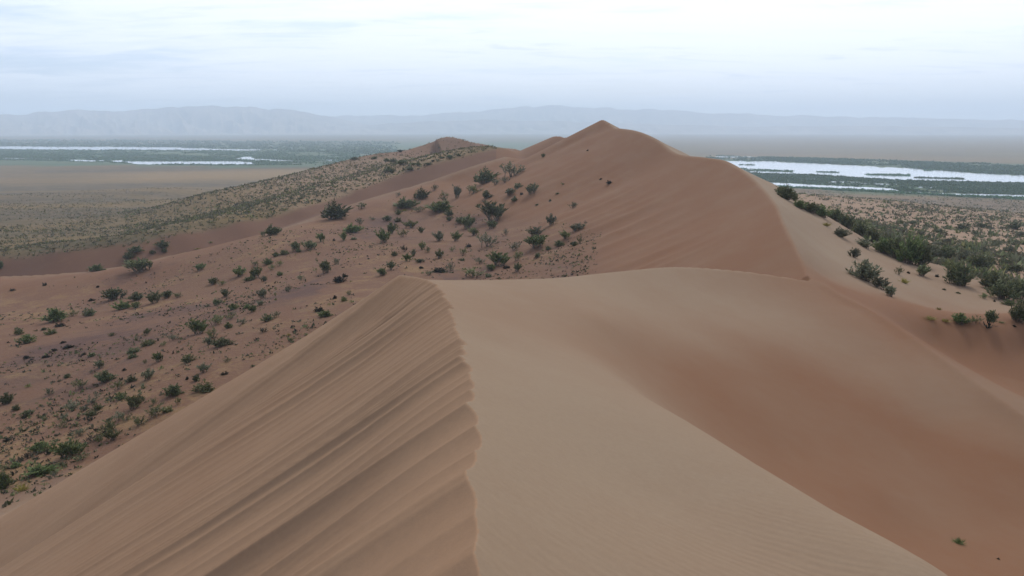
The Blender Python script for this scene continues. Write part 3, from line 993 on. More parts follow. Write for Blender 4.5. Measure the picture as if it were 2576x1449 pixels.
# (x, y of the foot, width, height, kind, colour[, short name, label])
d, w, o_, s_, g_, y_, c_, t_, l_ = 'dome', 'wind', 'broom', 'sparse', 'big', 'tuft', 'cushion', 'twist', 'low'
DK, GN, OL, GR, YE, BK = 'dark', 'green', 'olive', 'grey', 'yellow', 'black'
SHRUBS = {
    'A': [(1225, 930, 190, 130, d, DK, 'the round head shrub', 'round dark green shrub at the upper end of a row of five in the basin'),
          (1450, 935, 130, 90, d, DK), (1655, 965, 140, 130, o_, DK, 'the ragged dark shrub mid row', 'ragged upright dark shrub in the middle of the basin row'), (1800, 905, 120, 80, d, DK), (1905, 905, 110, 60, s_, OL), (1310, 1030, 140, 90, d, GN), (1462, 1015, 90, 70, d, OL),
          (600, 1160, 200, 130, d, GN, 'the two-toned shrub', 'wide shrub half dark green and half olive alone in the lower basin'), (960, 1100, 110, 80, d, DK), (780, 1105, 100, 65, s_, OL), (985, 940, 60, 28, c_, BK), (205, 1300, 80, 75, d, OL),
          (285, 1395, 150, 85, d, GN, 'the flat green shrub', 'flat green shrub just beyond the scatter of black cushion plants'), (550, 1295, 110, 55, l_, OL), (645, 1215, 90, 40, l_, BK), (470, 1255, 45, 30, c_, DK),
          (1450, 415, 150, 65, w, DK, 'the wind-swept shrub over the hollow', 'wind-swept dark shrub leaning over the hollow behind the low sand ridge'), (1385, 485, 90, 75, d, DK),
          (1490, 625, 260, 150, o_, DK, 'the big spiky shrub on the low sand ridge', 'big spiky dark shrub on the crest of the low pale sand ridge'), (1740, 372, 120, 85, d, DK, 'the rounded shrub on the bare bank', 'compact rounded shrub on the bare sand bank before the plain'),
          (1765, 418, 60, 45, d, DK), (1640, 440, 55, 45, d, DK), (1030, 622, 150, 72, w, DK, 'the low shrub beside the pale ridge', 'low wind-shaped shrub tucked against the pale ridge line'), (2150, 612, 95, 80, o_, GN, 'the lone bright shrub on open sand', 'lone small green shrub on open smooth sand above the straw patch'), (12, 592, 55, 75, d, DK, 'the shrub at the dark hollow', 'dark shrub cut by the picture edge at the mouth of the hollow'),
          (1200, 1315, 80, 55, y_, OL), (1590, 1290, 75, 60, o_, OL), (2290, 760, 100, 75, d, OL), (2385, 772, 80, 60, s_, OL), (2430, 892, 110, 90, o_, DK), (2330, 985, 90, 70, o_, DK), (2510, 1030, 100, 65, d, GN),
          (2140, 1285, 180, 165, o_, GN, 'the tall bushy green shrub', 'tall bushy green shrub at the head of the shrubby lower slope'), (2270, 1340, 140, 115, s_, OL), (2460, 1230, 90, 70, d, OL), (2390, 1420, 180, 90, d, DK, 'the wide flat dark shrub', 'wide flat dark shrub halfway down beside the fluted slip face'), (2240, 1410, 90, 90, o_, GR),
          (480, 775, 40, 30, l_, BK), (135, 830, 50, 22, l_, BK), (1860, 1362, 100, 65, s_, GR), (1590, 1415, 130, 60, l_, OL), (1760, 1420, 80, 60, s_, OL), (1050, 795, 30, 20, c_, BK)],
    'B': [(570, 672, 150, 105, o_, GN, 'the leafy twin shrub', 'leafy green shrub, downslope one of a twin pair in mid slope'), (745, 695, 110, 135, o_, GN), (670, 722, 110, 60, l_, OL), (735, 560, 90, 55, s_, OL), (870, 548, 90, 70, d, GN), (915, 607, 70, 70, s_, OL), (1000, 567, 70, 70, s_, OL), (1000, 667, 70, 45, d, GN), (830, 727, 60, 55, d, DK),
          (960, 462, 70, 45, d, GN), (1050, 442, 90, 55, d, OL), (1170, 402, 110, 110, o_, DK, 'the dark clump of the trio', 'dark upright clump, lowest of three stepping up the sand'), (1205, 415, 60, 45, d, DK), (1310, 388, 150, 110, o_, DK), (1440, 302, 90, 105, o_, GN), (1580, 295, 30, 28, c_, BK),
          (1680, 292, 80, 105, o_, GN), (1790, 207, 180, 95, w, GN, 'the long green shrub arching up the slope', 'long bright green shrub arching upslope over a small sand step'), (1855, 118, 90, 80, s_, GR), (1795, 282, 60, 30, l_, DK), (928, 232, 150, 105, w, DK, 'the lone dark shrub on the smooth ridge', 'lone dark shrub on the smooth ridge above bare sand'), (815, 250, 75, 65, s_, DK),
          (260, 315, 60, 25, y_, OL), (115, 387, 80, 22, y_, YE), (2110, 315, 150, 165, o_, GN, 'the steep green shrub', 'steep green shrub at the lower end of a thick sloping group'), (2210, 215, 120, 130, o_, GN), (2320, 252, 110, 95, s_, OL), (2400, 158, 150, 95, o_, OL), (2520, 208, 70, 75, o_, OL), (2150, 82, 90, 62, d, DK), (2270, 88, 80, 50, l_, OL), (1990, 72, 80, 50, s_, GR),
          (1490, 640, 130, 155, o_, DK, 'the tall dark shrub on bare purple sand', 'tall dark broom-like shrub alone on bare purple-brown sand'), (1610, 545, 90, 75, s_, GR), (1640, 742, 110, 78, d, BK, 'the blackish shrub by the crest nose', 'blackish low shrub on the sand just beyond the nose of the near crest'), (1700, 685, 60, 45, l_, BK), (1225, 722, 80, 65, s_, GR), (1095, 842, 90, 95, s_, GR, 'the silvery shrub', 'silvery grey shrub, palest of those beside the bare purple sand'),
          (810, 912, 100, 115, o_, GR), (950, 890, 30, 50, s_, OL), (790, 990, 70, 60, o_, GR), (710, 1058, 90, 80, o_, GN), (640, 1022, 70, 50, d, GN), (505, 1032, 90, 60, d, GN), (480, 1132, 120, 95, s_, OL), (330, 1192, 160, 115, s_, OL), (600, 1190, 110, 75, s_, GR), (865, 1158, 110, 85, d, DK), (960, 1118, 80, 80, s_, GR),
          (1480, 1105, 150, 70, w, GN, 'the shrub on the lip of the fluted slope', 'green shrub rising just behind the edge of the fluted slip face'), (1690, 942, 70, 55, d, OL), (1740, 877, 60, 60, s_, OL), (1590, 917, 45, 45, c_, BK), (1420, 1052, 100, 55, l_, BK), (2095, 668, 110, 95, o_, GN), (2195, 605, 100, 105, o_, DK, 'the upright pair beyond the crest nose', 'upright dark shrub, uphill one of a pair just beyond the crest nose'),
          (2230, 458, 60, 60, d, DK), (2335, 412, 70, 80, s_, BK), (2370, 512, 90, 95, o_, GN), (2430, 462, 60, 90, o_, DK), (2505, 527, 90, 45, d, DK), (2530, 388, 80, 95, o_, OL), (1100, 1312, 60, 35, y_, YE), (1045, 1317, 50, 28, y_, OL), (820, 1277, 120, 55, s_, BK)],
    'C': [(130, 612, 230, 155, w, DK, 'the big wind-shaped shrub', 'big wind-shaped dark shrub beside the pale ridge line at mid distance'), (370, 520, 90, 60, s_, DK), (690, 412, 50, 40, s_, GR), (890, 435, 130, 95, w, DK, 'the long dark ridge shrub', 'dense dark shrub at the upper end of a long low hedge-like mass'), (760, 515, 190, 90, w, DK), (1010, 362, 60, 60, s_, GR), (1090, 415, 90, 60, s_, OL), (1205, 425, 70, 120, o_, GR),
          (1050, 545, 230, 100, w, GN, 'the wide bright green shrub', 'wide bright green shrub with a yellow hem in the upper shrub field'), (1080, 455, 80, 70, s_, OL), (1345, 392, 150, 90, s_, OL), (1465, 428, 90, 72, d, DK), (1450, 295, 190, 130, w, DK, 'the large dark shrub high on the flank', 'large dense dark shrub high on the flank under the summit'),
          (1680, 245, 170, 150, s_, GR, 'the pale twiggy shrub high on the flank', 'pale loose twiggy shrub highest of the shrub field on the flank'), (1620, 292, 80, 60, s_, GR), (1780, 198, 80, 60, s_, GR), (1545, 312, 80, 70, s_, GR), (1740, 337, 80, 45, l_, DK), (1860, 392, 100, 105, o_, GR, 'the lone grey broom on open sand', 'lone grey broom-like shrub on open sand of the upper flank'), (1670, 402, 100, 70, o_, GR), (1705, 457, 60, 50, d, DK),
          (1130, 582, 70, 60, d, DK), (1135, 627, 55, 42, d, DK), (590, 628, 80, 55, d, DK), (690, 572, 50, 48, d, OL), (740, 542, 60, 28, y_, YE), (870, 545, 110, 50, s_, OL), (690, 637, 110, 55, l_, OL), (1400, 492, 80, 22, y_, OL),
          (1530, 615, 220, 180, o_, DK, 'the biggest dark shrub of the flank', 'biggest and darkest shrub of the flank, spreading like a fan'), (1510, 695, 100, 85, o_, DK), (1300, 695, 150, 130, o_, DK, 'the tall shrub with a yellowing foot', 'tall dark shrub with a yellowing side shoot at its foot'), (1245, 645, 100, 60, d, DK), (1350, 755, 90, 80, o_, OL), (1200, 805, 90, 95, o_, GN), (1035, 805, 110, 100, o_, GR), (890, 725, 60, 60, d, DK),
          (1470, 855, 160, 140, s_, GR, 'the large airy grey shrub', 'large airy grey shrub standing between the tall shrub and the saddle'), (1630, 755, 40, 70, s_, GR), (1880, 765, 140, 95, o_, GR), (1900, 860, 190, 125, o_, GN, 'the olive shrub under the grey broom pair', 'olive green shrub downslope of a grey-topped one on the dark flank'), (2030, 662, 110, 100, o_, GR, 'the topmost grey shrub on the dark flank', 'grey shrub with a long bare stem on the open dark flank'),
          (2260, 715, 120, 75, o_, GR), (2230, 515, 90, 60, s_, GR), (2150, 785, 100, 80, o_, OL), (2280, 825, 60, 100, s_, OL), (2230, 850, 60, 50, d, DK), (2100, 850, 80, 55, d, DK), (2330, 652, 40, 30, s_, GR), (1710, 885, 100, 85, s_, GR), (1740, 975, 100, 95, s_, OL),
          (1580, 1015, 180, 135, o_, GN, 'the bright shrub above the saddle', 'bright green broom-like shrub just beyond the saddle skyline'), (1500, 1065, 90, 70, o_, GN), (1735, 1070, 90, 85, o_, DK, 'the dark shrub on the saddle skyline', 'compact dark shrub standing right behind the saddle skyline'), (1640, 1045, 70, 28, l_, BK), (1340, 1120, 200, 90, s_, OL, 'the straw-coloured shrub', 'wide loose straw-coloured shrub half hidden by the saddle'), (1480, 1120, 60, 28, l_, DK), (1910, 948, 50, 45, d, DK), (1405, 1005, 90, 65, s_, GR),
          (1145, 1065, 70, 85, s_, GR), (1050, 1078, 110, 48, l_, BK), (960, 1105, 80, 48, s_, OL), (1050, 955, 90, 85, o_, OL), (1165, 892, 60, 55, s_, OL), (950, 905, 60, 60, s_, OL), (1260, 925, 80, 70, s_, OL), (1250, 977, 50, 28, l_, DK), (875, 993, 80, 40, d, DK), (890, 1047, 40, 22, c_, BK), (2005, 885, 50, 40, d, DK), (2065, 927, 30, 28, s_, OL), (1305, 858, 50, 33, l_, BK),
          (1960, 72, 40, 40, o_, DK, 'the lone dark speck below the summit', 'lone small dark shrub on the pale rib below the summit'), (2130, 312, 40, 28, s_, OL), (2085, 392, 30, 14, c_, OL), (2020, 457, 25, 22, c_, DK), (2540, 302, 48, 30, c_, BK, 'the black cushion on the open flank', 'black cushion plant on bare sand of the big dune flank'), (2465, 267, 24, 15, c_, BK), (2350, 14, 22, 12, c_, BK), (1770, 400, 30, 24, c_, BK), (1905, 490, 34, 14, c_, OL),
          (700, 22, 45, 20, d, BK, 'the black pair on the far hill skyline', 'black pair of shrubs on the skyline of the far hill'), (300, 92, 60, 28, d, DK), (720, 135, 95, 48, d, DK, 'the largest shrub of the far hill', 'largest dark shrub at the foot of the far hill'), (580, 108, 50, 33, d, DK), (640, 112, 60, 38, d, DK), (480, 84, 60, 25, d, DK), (600, 195, 80, 48, d, DK), (630, 205, 40, 38, d, DK), (820, 138, 40, 24, d, DK), (862, 143, 40, 30, d, DK), (790, 184, 70, 38, d, DK), (945, 138, 60, 24, d, DK), (995, 108, 30, 14, d, BK), (1070, 78, 40, 18, d, DK), (1140, 78, 60, 33, d, DK), (1220, 58, 40, 24, d, DK)],
    'D': [(220, 240, 150, 110, g_, DK, 'the topmost shrub of the belt', 'dark shrub at the top of the belt, against the river'), (175, 200, 80, 70, g_, DK), (290, 255, 70, 70, g_, DK), (340, 320, 100, 75, g_, GN), (430, 355, 130, 90, g_, DK), (530, 395, 130, 105, g_, GN), (640, 410, 130, 110, g_, DK), (740, 445, 130, 120, g_, DK), (850, 475, 140, 125, g_, DK, 'the dark shrub midway along the belt', 'dense dark shrub midway along the belt above a sand hollow'), (950, 485, 130, 120, g_, DK), (1065, 510, 120, 130, g_, DK, 'the tall end shrub above the bare patch', 'tall dark shrub standing over a bare pink sand patch'), (930, 565, 130, 85, s_, OL), (1090, 565, 100, 80, s_, GR),
          (1060, 705, 170, 140, g_, GN), (1160, 745, 160, 170, g_, DK, 'the high shrub of the central thicket', 'high dark shrub in the thick centre of the belt'), (1270, 790, 190, 240, g_, GN, 'the tallest green shrub of the belt', 'tallest green shrub in the belt, with bare stems at its foot'), (1370, 810, 150, 190, g_, DK), (1380, 895, 120, 100, o_, DK), (1480, 705, 130, 120, g_, GR), (1580, 705, 130, 110, g_, DK), (1640, 865, 130, 110, s_, OL), (1690, 970, 190, 180, g_, DK, 'the broad dark shrub above the sand scarp', 'broad dark shrub growing above a small pale sand scarp'), (1560, 805, 100, 75, s_, GR), (1740, 705, 140, 100, g_, GR), (1860, 835, 170, 115, g_, DK), (1920, 815, 120, 85, g_, DK),
          (1990, 1010, 180, 140, g_, DK), (2060, 1090, 200, 160, g_, DK, 'the big dark shrub behind the scarp', 'big dark shrub spreading behind the lower end of the scarp'), (2190, 1085, 150, 150, g_, DK), (2200, 1285, 130, 180, g_, DK, 'the dark shrub at the rim of the blowout', 'tall dark shrub cut by the picture edge above the blowout rim'), (2110, 1142, 80, 45, d, GN), (690, 562, 140, 75, w, GR), (560, 470, 80, 45, y_, YE), (900, 655, 140, 80, o_, GR), (800, 735, 80, 80, d, GR, 'the small round shrub on the bare apron', 'small round grey-green shrub alone on the bare sand apron'),
          (880, 925, 220, 170, g_, GR, 'the large grey-green shrub on the bare apron', 'large grey-green shrub alone on the bare sand apron'), (1020, 1000, 130, 110, o_, GR), (1100, 1065, 90, 100, o_, GR), (1230, 955, 80, 60, y_, YE), (1440, 1262, 120, 38, y_, YE, 'the yellow mat on the rim', 'flat yellow grass mat on the pale rim of the blowout'), (1570, 1282, 100, 35, y_, YE), (1700, 1292, 120, 85, d, GN), (1830, 1295, 120, 75, s_, OL), (1940, 1335, 170, 150, t_, DK, 'the twisted shrub', 'twisted shrub with bare dark roots and limbs on the blowout rim'),
          (2155, 1322, 30, 14, c_, BK), (2050, 1292, 70, 18, y_, OL), (1520, 1182, 50, 33, y_, YE), (1680, 1042, 40, 14, c_, OL), (1560, 1012, 30, 14, c_, OL), (1900, 1085, 60, 48, s_, GN), (1990, 1112, 20, 18, c_, BK), (1500, 902, 30, 22, c_, BK), (1260, 873, 25, 18, c_, BK), (1180, 885, 60, 75, s_, DK),
          (1190, 452, 70, 38, d, DK, 'the shrub past the bare patch', 'low dark shrub beyond the bare pink sand patch on the plain'), (1290, 452, 90, 30, d, DK), (1235, 472, 40, 20, d, DK), (1340, 412, 60, 18, l_, DK), (1360, 545, 80, 33, d, GR), (1410, 478, 50, 28, d, GR), (1530, 530, 70, 38, d, DK), (1520, 645, 100, 48, o_, GR), (1600, 615, 90, 38, d, GR), (1720, 505, 110, 55, d, DK, 'the wide shrub of the plain', 'wide dark shrub standing out on the shrubby plain'), (1890, 485, 70, 38, d, DK), (2150, 495, 90, 58, d, DK), (1830, 545, 50, 38, d, DK), (2000, 635, 80, 48, d, GR), (2110, 685, 80, 48, d, GR), (2210, 625, 90, 38, d, DK), (2210, 555, 80, 38, d, GR), (1900, 700, 80, 50, d, GR), (2080, 795, 80, 48, d, DK), (2170, 860, 90, 60, d, DK),
          (1684, 3165, 95, 70, y_, GN, 'the green sprig in the hollow', 'bright green sprig in the sand hollow below the near slope'), (2023, 3300, 22, 18, c_, BK, 'the dark speck in the hollow', 'tiny dark plant in the sand hollow under the near slope')],
    'E': [(225, 212, 48, 24, c_, BK, 'the lowest black cushion', 'black cushion plant at the near edge of the dark cluster'), (265, 224, 28, 12, c_, BK), (388, 202, 44, 22, c_, BK), (380, 180, 25, 12, c_, BK), (455, 147, 42, 20, c_, BK), (527, 82, 42, 20, c_, BK), (575, 122, 74, 24, c_, BK, 'the long black cushion', 'longest black cushion plant of the dark cluster'), (592, 142, 38, 16, c_, BK), (495, 187, 18, 10, c_, BK), (698, 182, 44, 20, c_, BK), (768, 192, 55, 35, c_, DK),
          (830, 292, 70, 70, o_, GR), (880, 402, 130, 95, d, DK, 'the round dense shrub', 'round dense shrub in the middle of the lower shrub slope'), (560, 372, 50, 35, d, DK), (670, 465, 100, 90, s_, OL), (50, 588, 90, 88, d, DK, 'the dense edge shrub', 'dense dark shrub near the picture edge on the lowest slope'), (135, 642, 55, 42, d, DK), (230, 692, 90, 48, d, DK), (415, 515, 80, 58, s_, GR), (780, 578, 110, 80, s_, GR), (610, 635, 120, 72, s_, GR), (710, 642, 70, 38, s_, GR), (815, 642, 70, 52, d, OL), (755, 692, 80, 42, d, OL), (995, 468, 90, 80, s_, OL), (1010, 552, 90, 58, d, GN),
          (1125, 625, 130, 120, o_, OL, 'the tall olive shrub of the lower slope', 'tall olive broom-like shrub on the lower shrub slope'), (1240, 385, 110, 92, o_, GR, 'the blue-grey shrub on dark ground', 'blue-grey upright shrub before a patch of dark bare ground'), (1105, 402, 70, 48, d, DK), (1195, 457, 50, 42, s_, GR), (1445, 518, 140, 95, w, DK, 'the leaning dark shrub', 'dark leaning shrub near the edge of the fluted slope'), (1575, 238, 90, 68, d, OL, 'the yellow-green shrub', 'yellow-green shrub among darker ones by the fluted slope'), (1320, 238, 80, 88, o_, GN), (1705, 322, 90, 78, o_, GR), (1640, 397, 60, 58, d, DK), (1565, 387, 25, 28, c_, BK), (1110, 205, 70, 38, l_, DK), (1120, 162, 90, 48, l_, DK),
          (1300, 690, 150, 100, s_, OL, 'the olive brush along the slip face', 'olive brushwood along the edge of the fluted slip face'), (1160, 770, 130, 80, s_, OL), (1060, 725, 100, 68, s_, OL), (1000, 725, 90, 78, s_, GR), (930, 890, 130, 100, o_, OL), (935, 812, 90, 78, o_, OL), (855, 825, 50, 68, s_, OL), (670, 855, 90, 68, s_, GR), (765, 905, 100, 68, s_, BK), (830, 905, 70, 58, s_, OL),
          (345, 978, 130, 68, d, GN, 'the bright green dome', 'bright green domed shrub on the lowest slope'), (575, 1025, 200, 140, o_, GN, 'the big green shrub of the lowest slope', 'big spreading green shrub on the lowest slope'), (350, 1175, 200, 65, w, GN, 'the green shrub lying along the edge', 'long green shrub lying along the sand by the fluted slope'), (140, 1115, 80, 42, d, GN), (40, 1295, 100, 130, g_, GN, 'the dark corner shrub', 'dark green shrub where the fluted slope meets the picture edge'), (190, 1315, 110, 75, y_, YE, 'the yellow grass by the edge', 'yellow dry grass clump at the lowest edge of the fluted slope'), (230, 1048, 60, 58, s_, BK), (690, 1060, 130, 75, s_, DK), (40, 1145, 60, 48, s_, DK), (60, 902, 50, 28, c_, BK), (530, 785, 80, 58, s_, OL), (545, 715, 70, 48, s_, GR), (1285, 592, 60, 58, s_, OL), (1360, 592, 40, 28, s_, OL), (1490, 592, 50, 68, s_, OL), (1400, 655, 80, 48, l_, OL), (1700, 482, 160, 80, l_, OL), (1900, 237, 60, 38, s_, OL), (1880, 342, 60, 22, l_, BK), (1040, 312, 30, 22, c_, BK), (1210, 252, 40, 38, s_, OL)],
}
MATS = {'dark': M_DARK, 'green': M_GREEN, 'olive': M_OLIVE, 'grey': M_GREY, 'yellow': M_YELLOW, 'black': M_BLACK}
NAMES = {'dome': 'rounded_shrub', 'wind': 'windswept_shrub', 'broom': 'broom_shrub', 'sparse': 'twiggy_shrub', 'big': 'bushy_shrub', 'low': 'creeping_shrub', 'cushion': 'cushion_plant', 'tuft': 'grass_tuft', 'twist': 'twisted_shrub'}
FORM = {'dome': 'rounded shrub', 'wind': 'wind-swept shrub', 'broom': 'upright shrub', 'sparse': 'twiggy shrub', 'big': 'bushy shrub', 'low': 'creeping shrub', 'cushion': 'cushion plant', 'tuft': 'grass tuft', 'twist': 'twisted shrub'}
CAT = {'cushion': 'cushion plant', 'tuft': 'grass tuft'}
TONE = {'dark': 'dark green', 'green': 'green', 'olive': 'olive', 'grey': 'grey-green', 'yellow': 'yellow', 'black': 'blackish'}
AREA = {'A': 'shrubs scattered over the sandy basin', 'B': 'shrubs on the slope behind the near crest', 'C': 'shrubs on the flank of the big dune', 'D': 'shrubs of the belt beside the big dune', 'E': 'shrubs on the lowest slope beside the fluted face'}

plants = []
for win, rows in SHRUBS.items():
    ou, ov, sc = WIN[win]
    for row in rows:
        x, y, wd, ht, kind, tone = row[:6]
        u, v = ou + x * sc, ov + y * sc
        if any(abs(u - p['u']) < 7 and abs(v - p['v']) < 7 for p in plants):
            continue
        p = hit(u, v)
        k = 0
        lim = (26, 118 if kind in ('big', 'wind') else 420) if win == 'D' else (26, 460)
        if y > 2000:
            lim = (8, 40)
        while k < 25 and (p is None or not lim[0] < math.hypot(p[0], p[1]) < lim[1]):
            near = p is not None and math.hypot(p[0], p[1]) <= lim[0]
            v += -2.5 if near else 2.5
            p = hit(u, v)
            k += 1
        if p is None:
            continue
        dist = float(np.linalg.norm(p))
        plants.append(dict(u=u, v=v, w=wd * sc, h=ht * sc, kind=kind, tone=tone, p=p, d=dist, win=win, short=row[6] if len(row) > 6 else None, label=row[7] if len(row) > 7 else None))

# labels that single each plant out: its look, and where it stands from a landmark plant of the same ground
marks = [p for p in plants if p['short']]
for p in plants:
    p['W'], p['H'] = p['w'] * p['d'] / F0, p['h'] * p['d'] / F0
    if p['label']:
        continue
    near = [m for m in marks if (m['win'] == 'D') == (p['win'] == 'D')]
    m = min(near, key=lambda q: math.hypot(q['u'] - p['u'], 1.4 * (q['v'] - p['v'])))
    du, dv = p['u'] - m['u'], (p['v'] - m['v']) * 1.4
    side = ('up from' if du > 0 else 'down from') if p['win'] != 'D' else ('riverward of' if du > 0 else 'duneward of')
    fb = 'beyond' if dv < 0 else 'before'
    p['rel'] = side if abs(du) > 2.2 * abs(dv) else fb if abs(dv) > 2.2 * abs(du) else fb + ', ' + side
    p['mark'], p['off'] = m, math.hypot(du, dv)
    size = 'big' if p['w'] > 36 else 'small' if p['w'] < 18 else 'middling'
    p['desc'] = f"{size} {TONE[p['tone']]} {FORM[p['kind']]}"
seen = {}
for p in sorted((p for p in plants if not p['label']), key=lambda p: p['off']):
    key = (p['desc'], p['rel'], p['mark']['short'])
    seen.setdefault(key, []).append(p)
for (desc, rel, short), ps in seen.items():
    for k, p in enumerate(ps):
        pre = '' if k == 0 else ('', 'second ', 'third ', 'fourth ', 'fifth ')[k]
        p['label'] = f"{pre}{desc} {rel} {short}"


def tag(o, label, cat, group=None):
    o['label'], o['category'] = label, cat
    if group:
        o['group'] = group


def child(name, me, parent):
    c = bpy.data.objects.new(name, me)
    COL.objects.link(c)
    c.parent = parent
    return c


def twisted():
    """half uprooted shrub: bare crooked limbs below a leafy side"""
    rng = np.random.default_rng(5)
    limbs = []
    for a, l, up in ((2.6, .62, .5), (3.3, .5, .28), (0.2, .55, .10), (-.25, .62, .05), (1.2, .45, .75), (.7, .6, .6), (4.4, .4, .35)):
        t = np.linspace(0, 1, 6)
        x = np.cos(a) * l * t + .05 * np.sin(t * 7 + a)
        y = np.sin(a) * l * t * .6
        z = up * t ** .8 + .06 * np.sin(t * 9 + a)
        limbs.append(np.c_[x, y, z])
    limbs = np.array(limbs)
    wv, wq = wood_mesh(limbs, .05, .012)
    poly = stems(rng, 40, (20, 85), .40, .70)
    poly[:, :, 0] += .12
    poly[:, :, 2] += .28
    fv, fq = blades_mesh('foliage', *leaves_on(rng, poly, 28, .2, .13, .04, .5), M_DARK, rng)
    return data_mesh('foliage', fv, fq, M_DARK), data_mesh('branches', wv, wq, M_BLACK)


for i, p in enumerate(plants):
    kind, mat = p['kind'], MATS[p['tone']]
    rot = (i * 2.399) % 6.283 if kind not in ('wind', 'twist') else (-.15 if p['u'] < 1900 else .4)
    loc = Vector(p['p']) - Vector((0, 0, .02))
    fol, br, one = twisted() + (None,) if kind == 'twist' else proto(kind, mat, i % 3)
    big = p['w'] > 22 and br is not None
    o = bpy.data.objects.new(NAMES[kind], None if big else one)
    COL.objects.link(o)
    if big:
        o.empty_display_size = .3
        child('branches', br, o)
        child('foliage', fol, o)
    o.location, o.rotation_euler = loc, (0, 0, rot)
    o.scale = (p['W'] * .80, p['W'] * .80, p['H'] * .84)
    tag(o, p['label'], CAT.get(kind, 'shrub'), AREA[p['win']])


# ---------------------------------------------------------------- uncountable ground cover
def scatter(name, n, az, rr, keep, size, mats, blades=7, seed=1, squash=.8, leaf=.16):
    rng = np.random.default_rng(seed)
    a = rng.uniform(*az, n)
    r = np.exp(rng.uniform(math.log(rr[0]), math.log(rr[1]), n))
    x, y = r * np.sin(a), r * np.cos(a)
    k = keep(x, y, r, a, rng)
    x, y, r = x[k], y[k], r[k]
    z = height(x, y)
    n = len(x)
    s = rng.uniform(*size, n) * (.6 + .8 * rng.random(n) ** 2)
    which = rng.integers(0, len(mats), n)
    for mi, mat in enumerate(mats):
        sel = np.nonzero(which == mi)[0]
        m_ = len(sel) * blades
        if not m_:
            continue
        S = np.repeat(s[sel], blades)
        base_ = np.c_[np.repeat(x[sel], blades), np.repeat(y[sel], blades), np.repeat(z[sel], blades)]
        az_, el = rng.uniform(0, 6.28, m_), np.radians(rng.uniform(8, 85, m_))
        D = np.c_[np.cos(az_) * np.cos(el), np.sin(az_) * np.cos(el), np.sin(el) * squash]
        P = base_ + np.c_[rng.normal(0, .22, m_) * S, rng.normal(0, .22, m_) * S, -.04 * S]
        v, q = blades_mesh(name, P, D, S * rng.uniform(.5, 1.0, m_), S * rng.uniform(.7, 1.5, m_) * leaf * 2, mat, rng)
        o = bpy.data.objects.new(name, data_mesh(name, v, q, mat))
        COL.objects.link(o)
        o['kind'] = 'stuff'


def clumpy(x, y, f, lo, hi, rng):
    return rng.random(len(x)) < smin01(fbm(x * f, y * f, 4), lo, hi)


def keep_basin(x, y, r, a, rng):
    I = height(x, y, True)
    h, f = I
    at = attributes(x, y, h, f)
    return (at['basin'] > .35) & (at['plain'] < .2) & clumpy(x, y, .10, -.15, .5, rng)


def keep_left_plain(x, y, r, a, rng):
    return (plain_edge(x, y) > 0) & clumpy(x, y, .04, -.5, .15, rng)


def keep_hill(x, y, r, a, rng):
    d_ = CREST_F.near(x, y)[0]
    return (plain_edge(x, y) > 2) & (rng.random(len(x)) < .25 + .75 * smin01(d_, 22, 45)) & (d_ > 10)


def keep_right(x, y, r, a, rng):
    return (plain_edge(x, y) > -8) & clumpy(x, y, .05, -.45, .25, rng)


scatter('dry_scrub', 30000, (-.60, .14), (30, 190), keep_basin, (.08, .34), [M_SCRUB, M_BLACK, M_OLIVE, M_SCRUB, M_DARK], 7, 21)
scatter('plain_scrub', 36000, (-.66, -.02), (165, 640), keep_left_plain, (.25, .8), [M_SCRUB, M_OLIVE, M_SCRUB], 5, 22)
scatter('hill_scrub', 7500, (-.45, -.02), (200, 400), keep_hill, (.3, 1.0), [M_SCRUB, M_DARK, M_OLIVE, M_SCRUB], 6, 23)
scatter('plain_scrub', 22000, (.26, .66), (75, 690), keep_right, (.3, 1.1), [M_SCRUB, M_GREY, M_DARK], 6, 24)

scatter('plain_scrub', 650, (.34, .66), (88, 200), keep_right, (.6, 1.5), [M_DARK, M_GREY, M_OLIVE], 18, 25, leaf=.10)

scatter('plain_scrub', 12000, (.28, .66), (430, 695), keep_right, (.4, 1.1), [M_SCRUB, M_GREY, M_OLIVE], 5, 26)


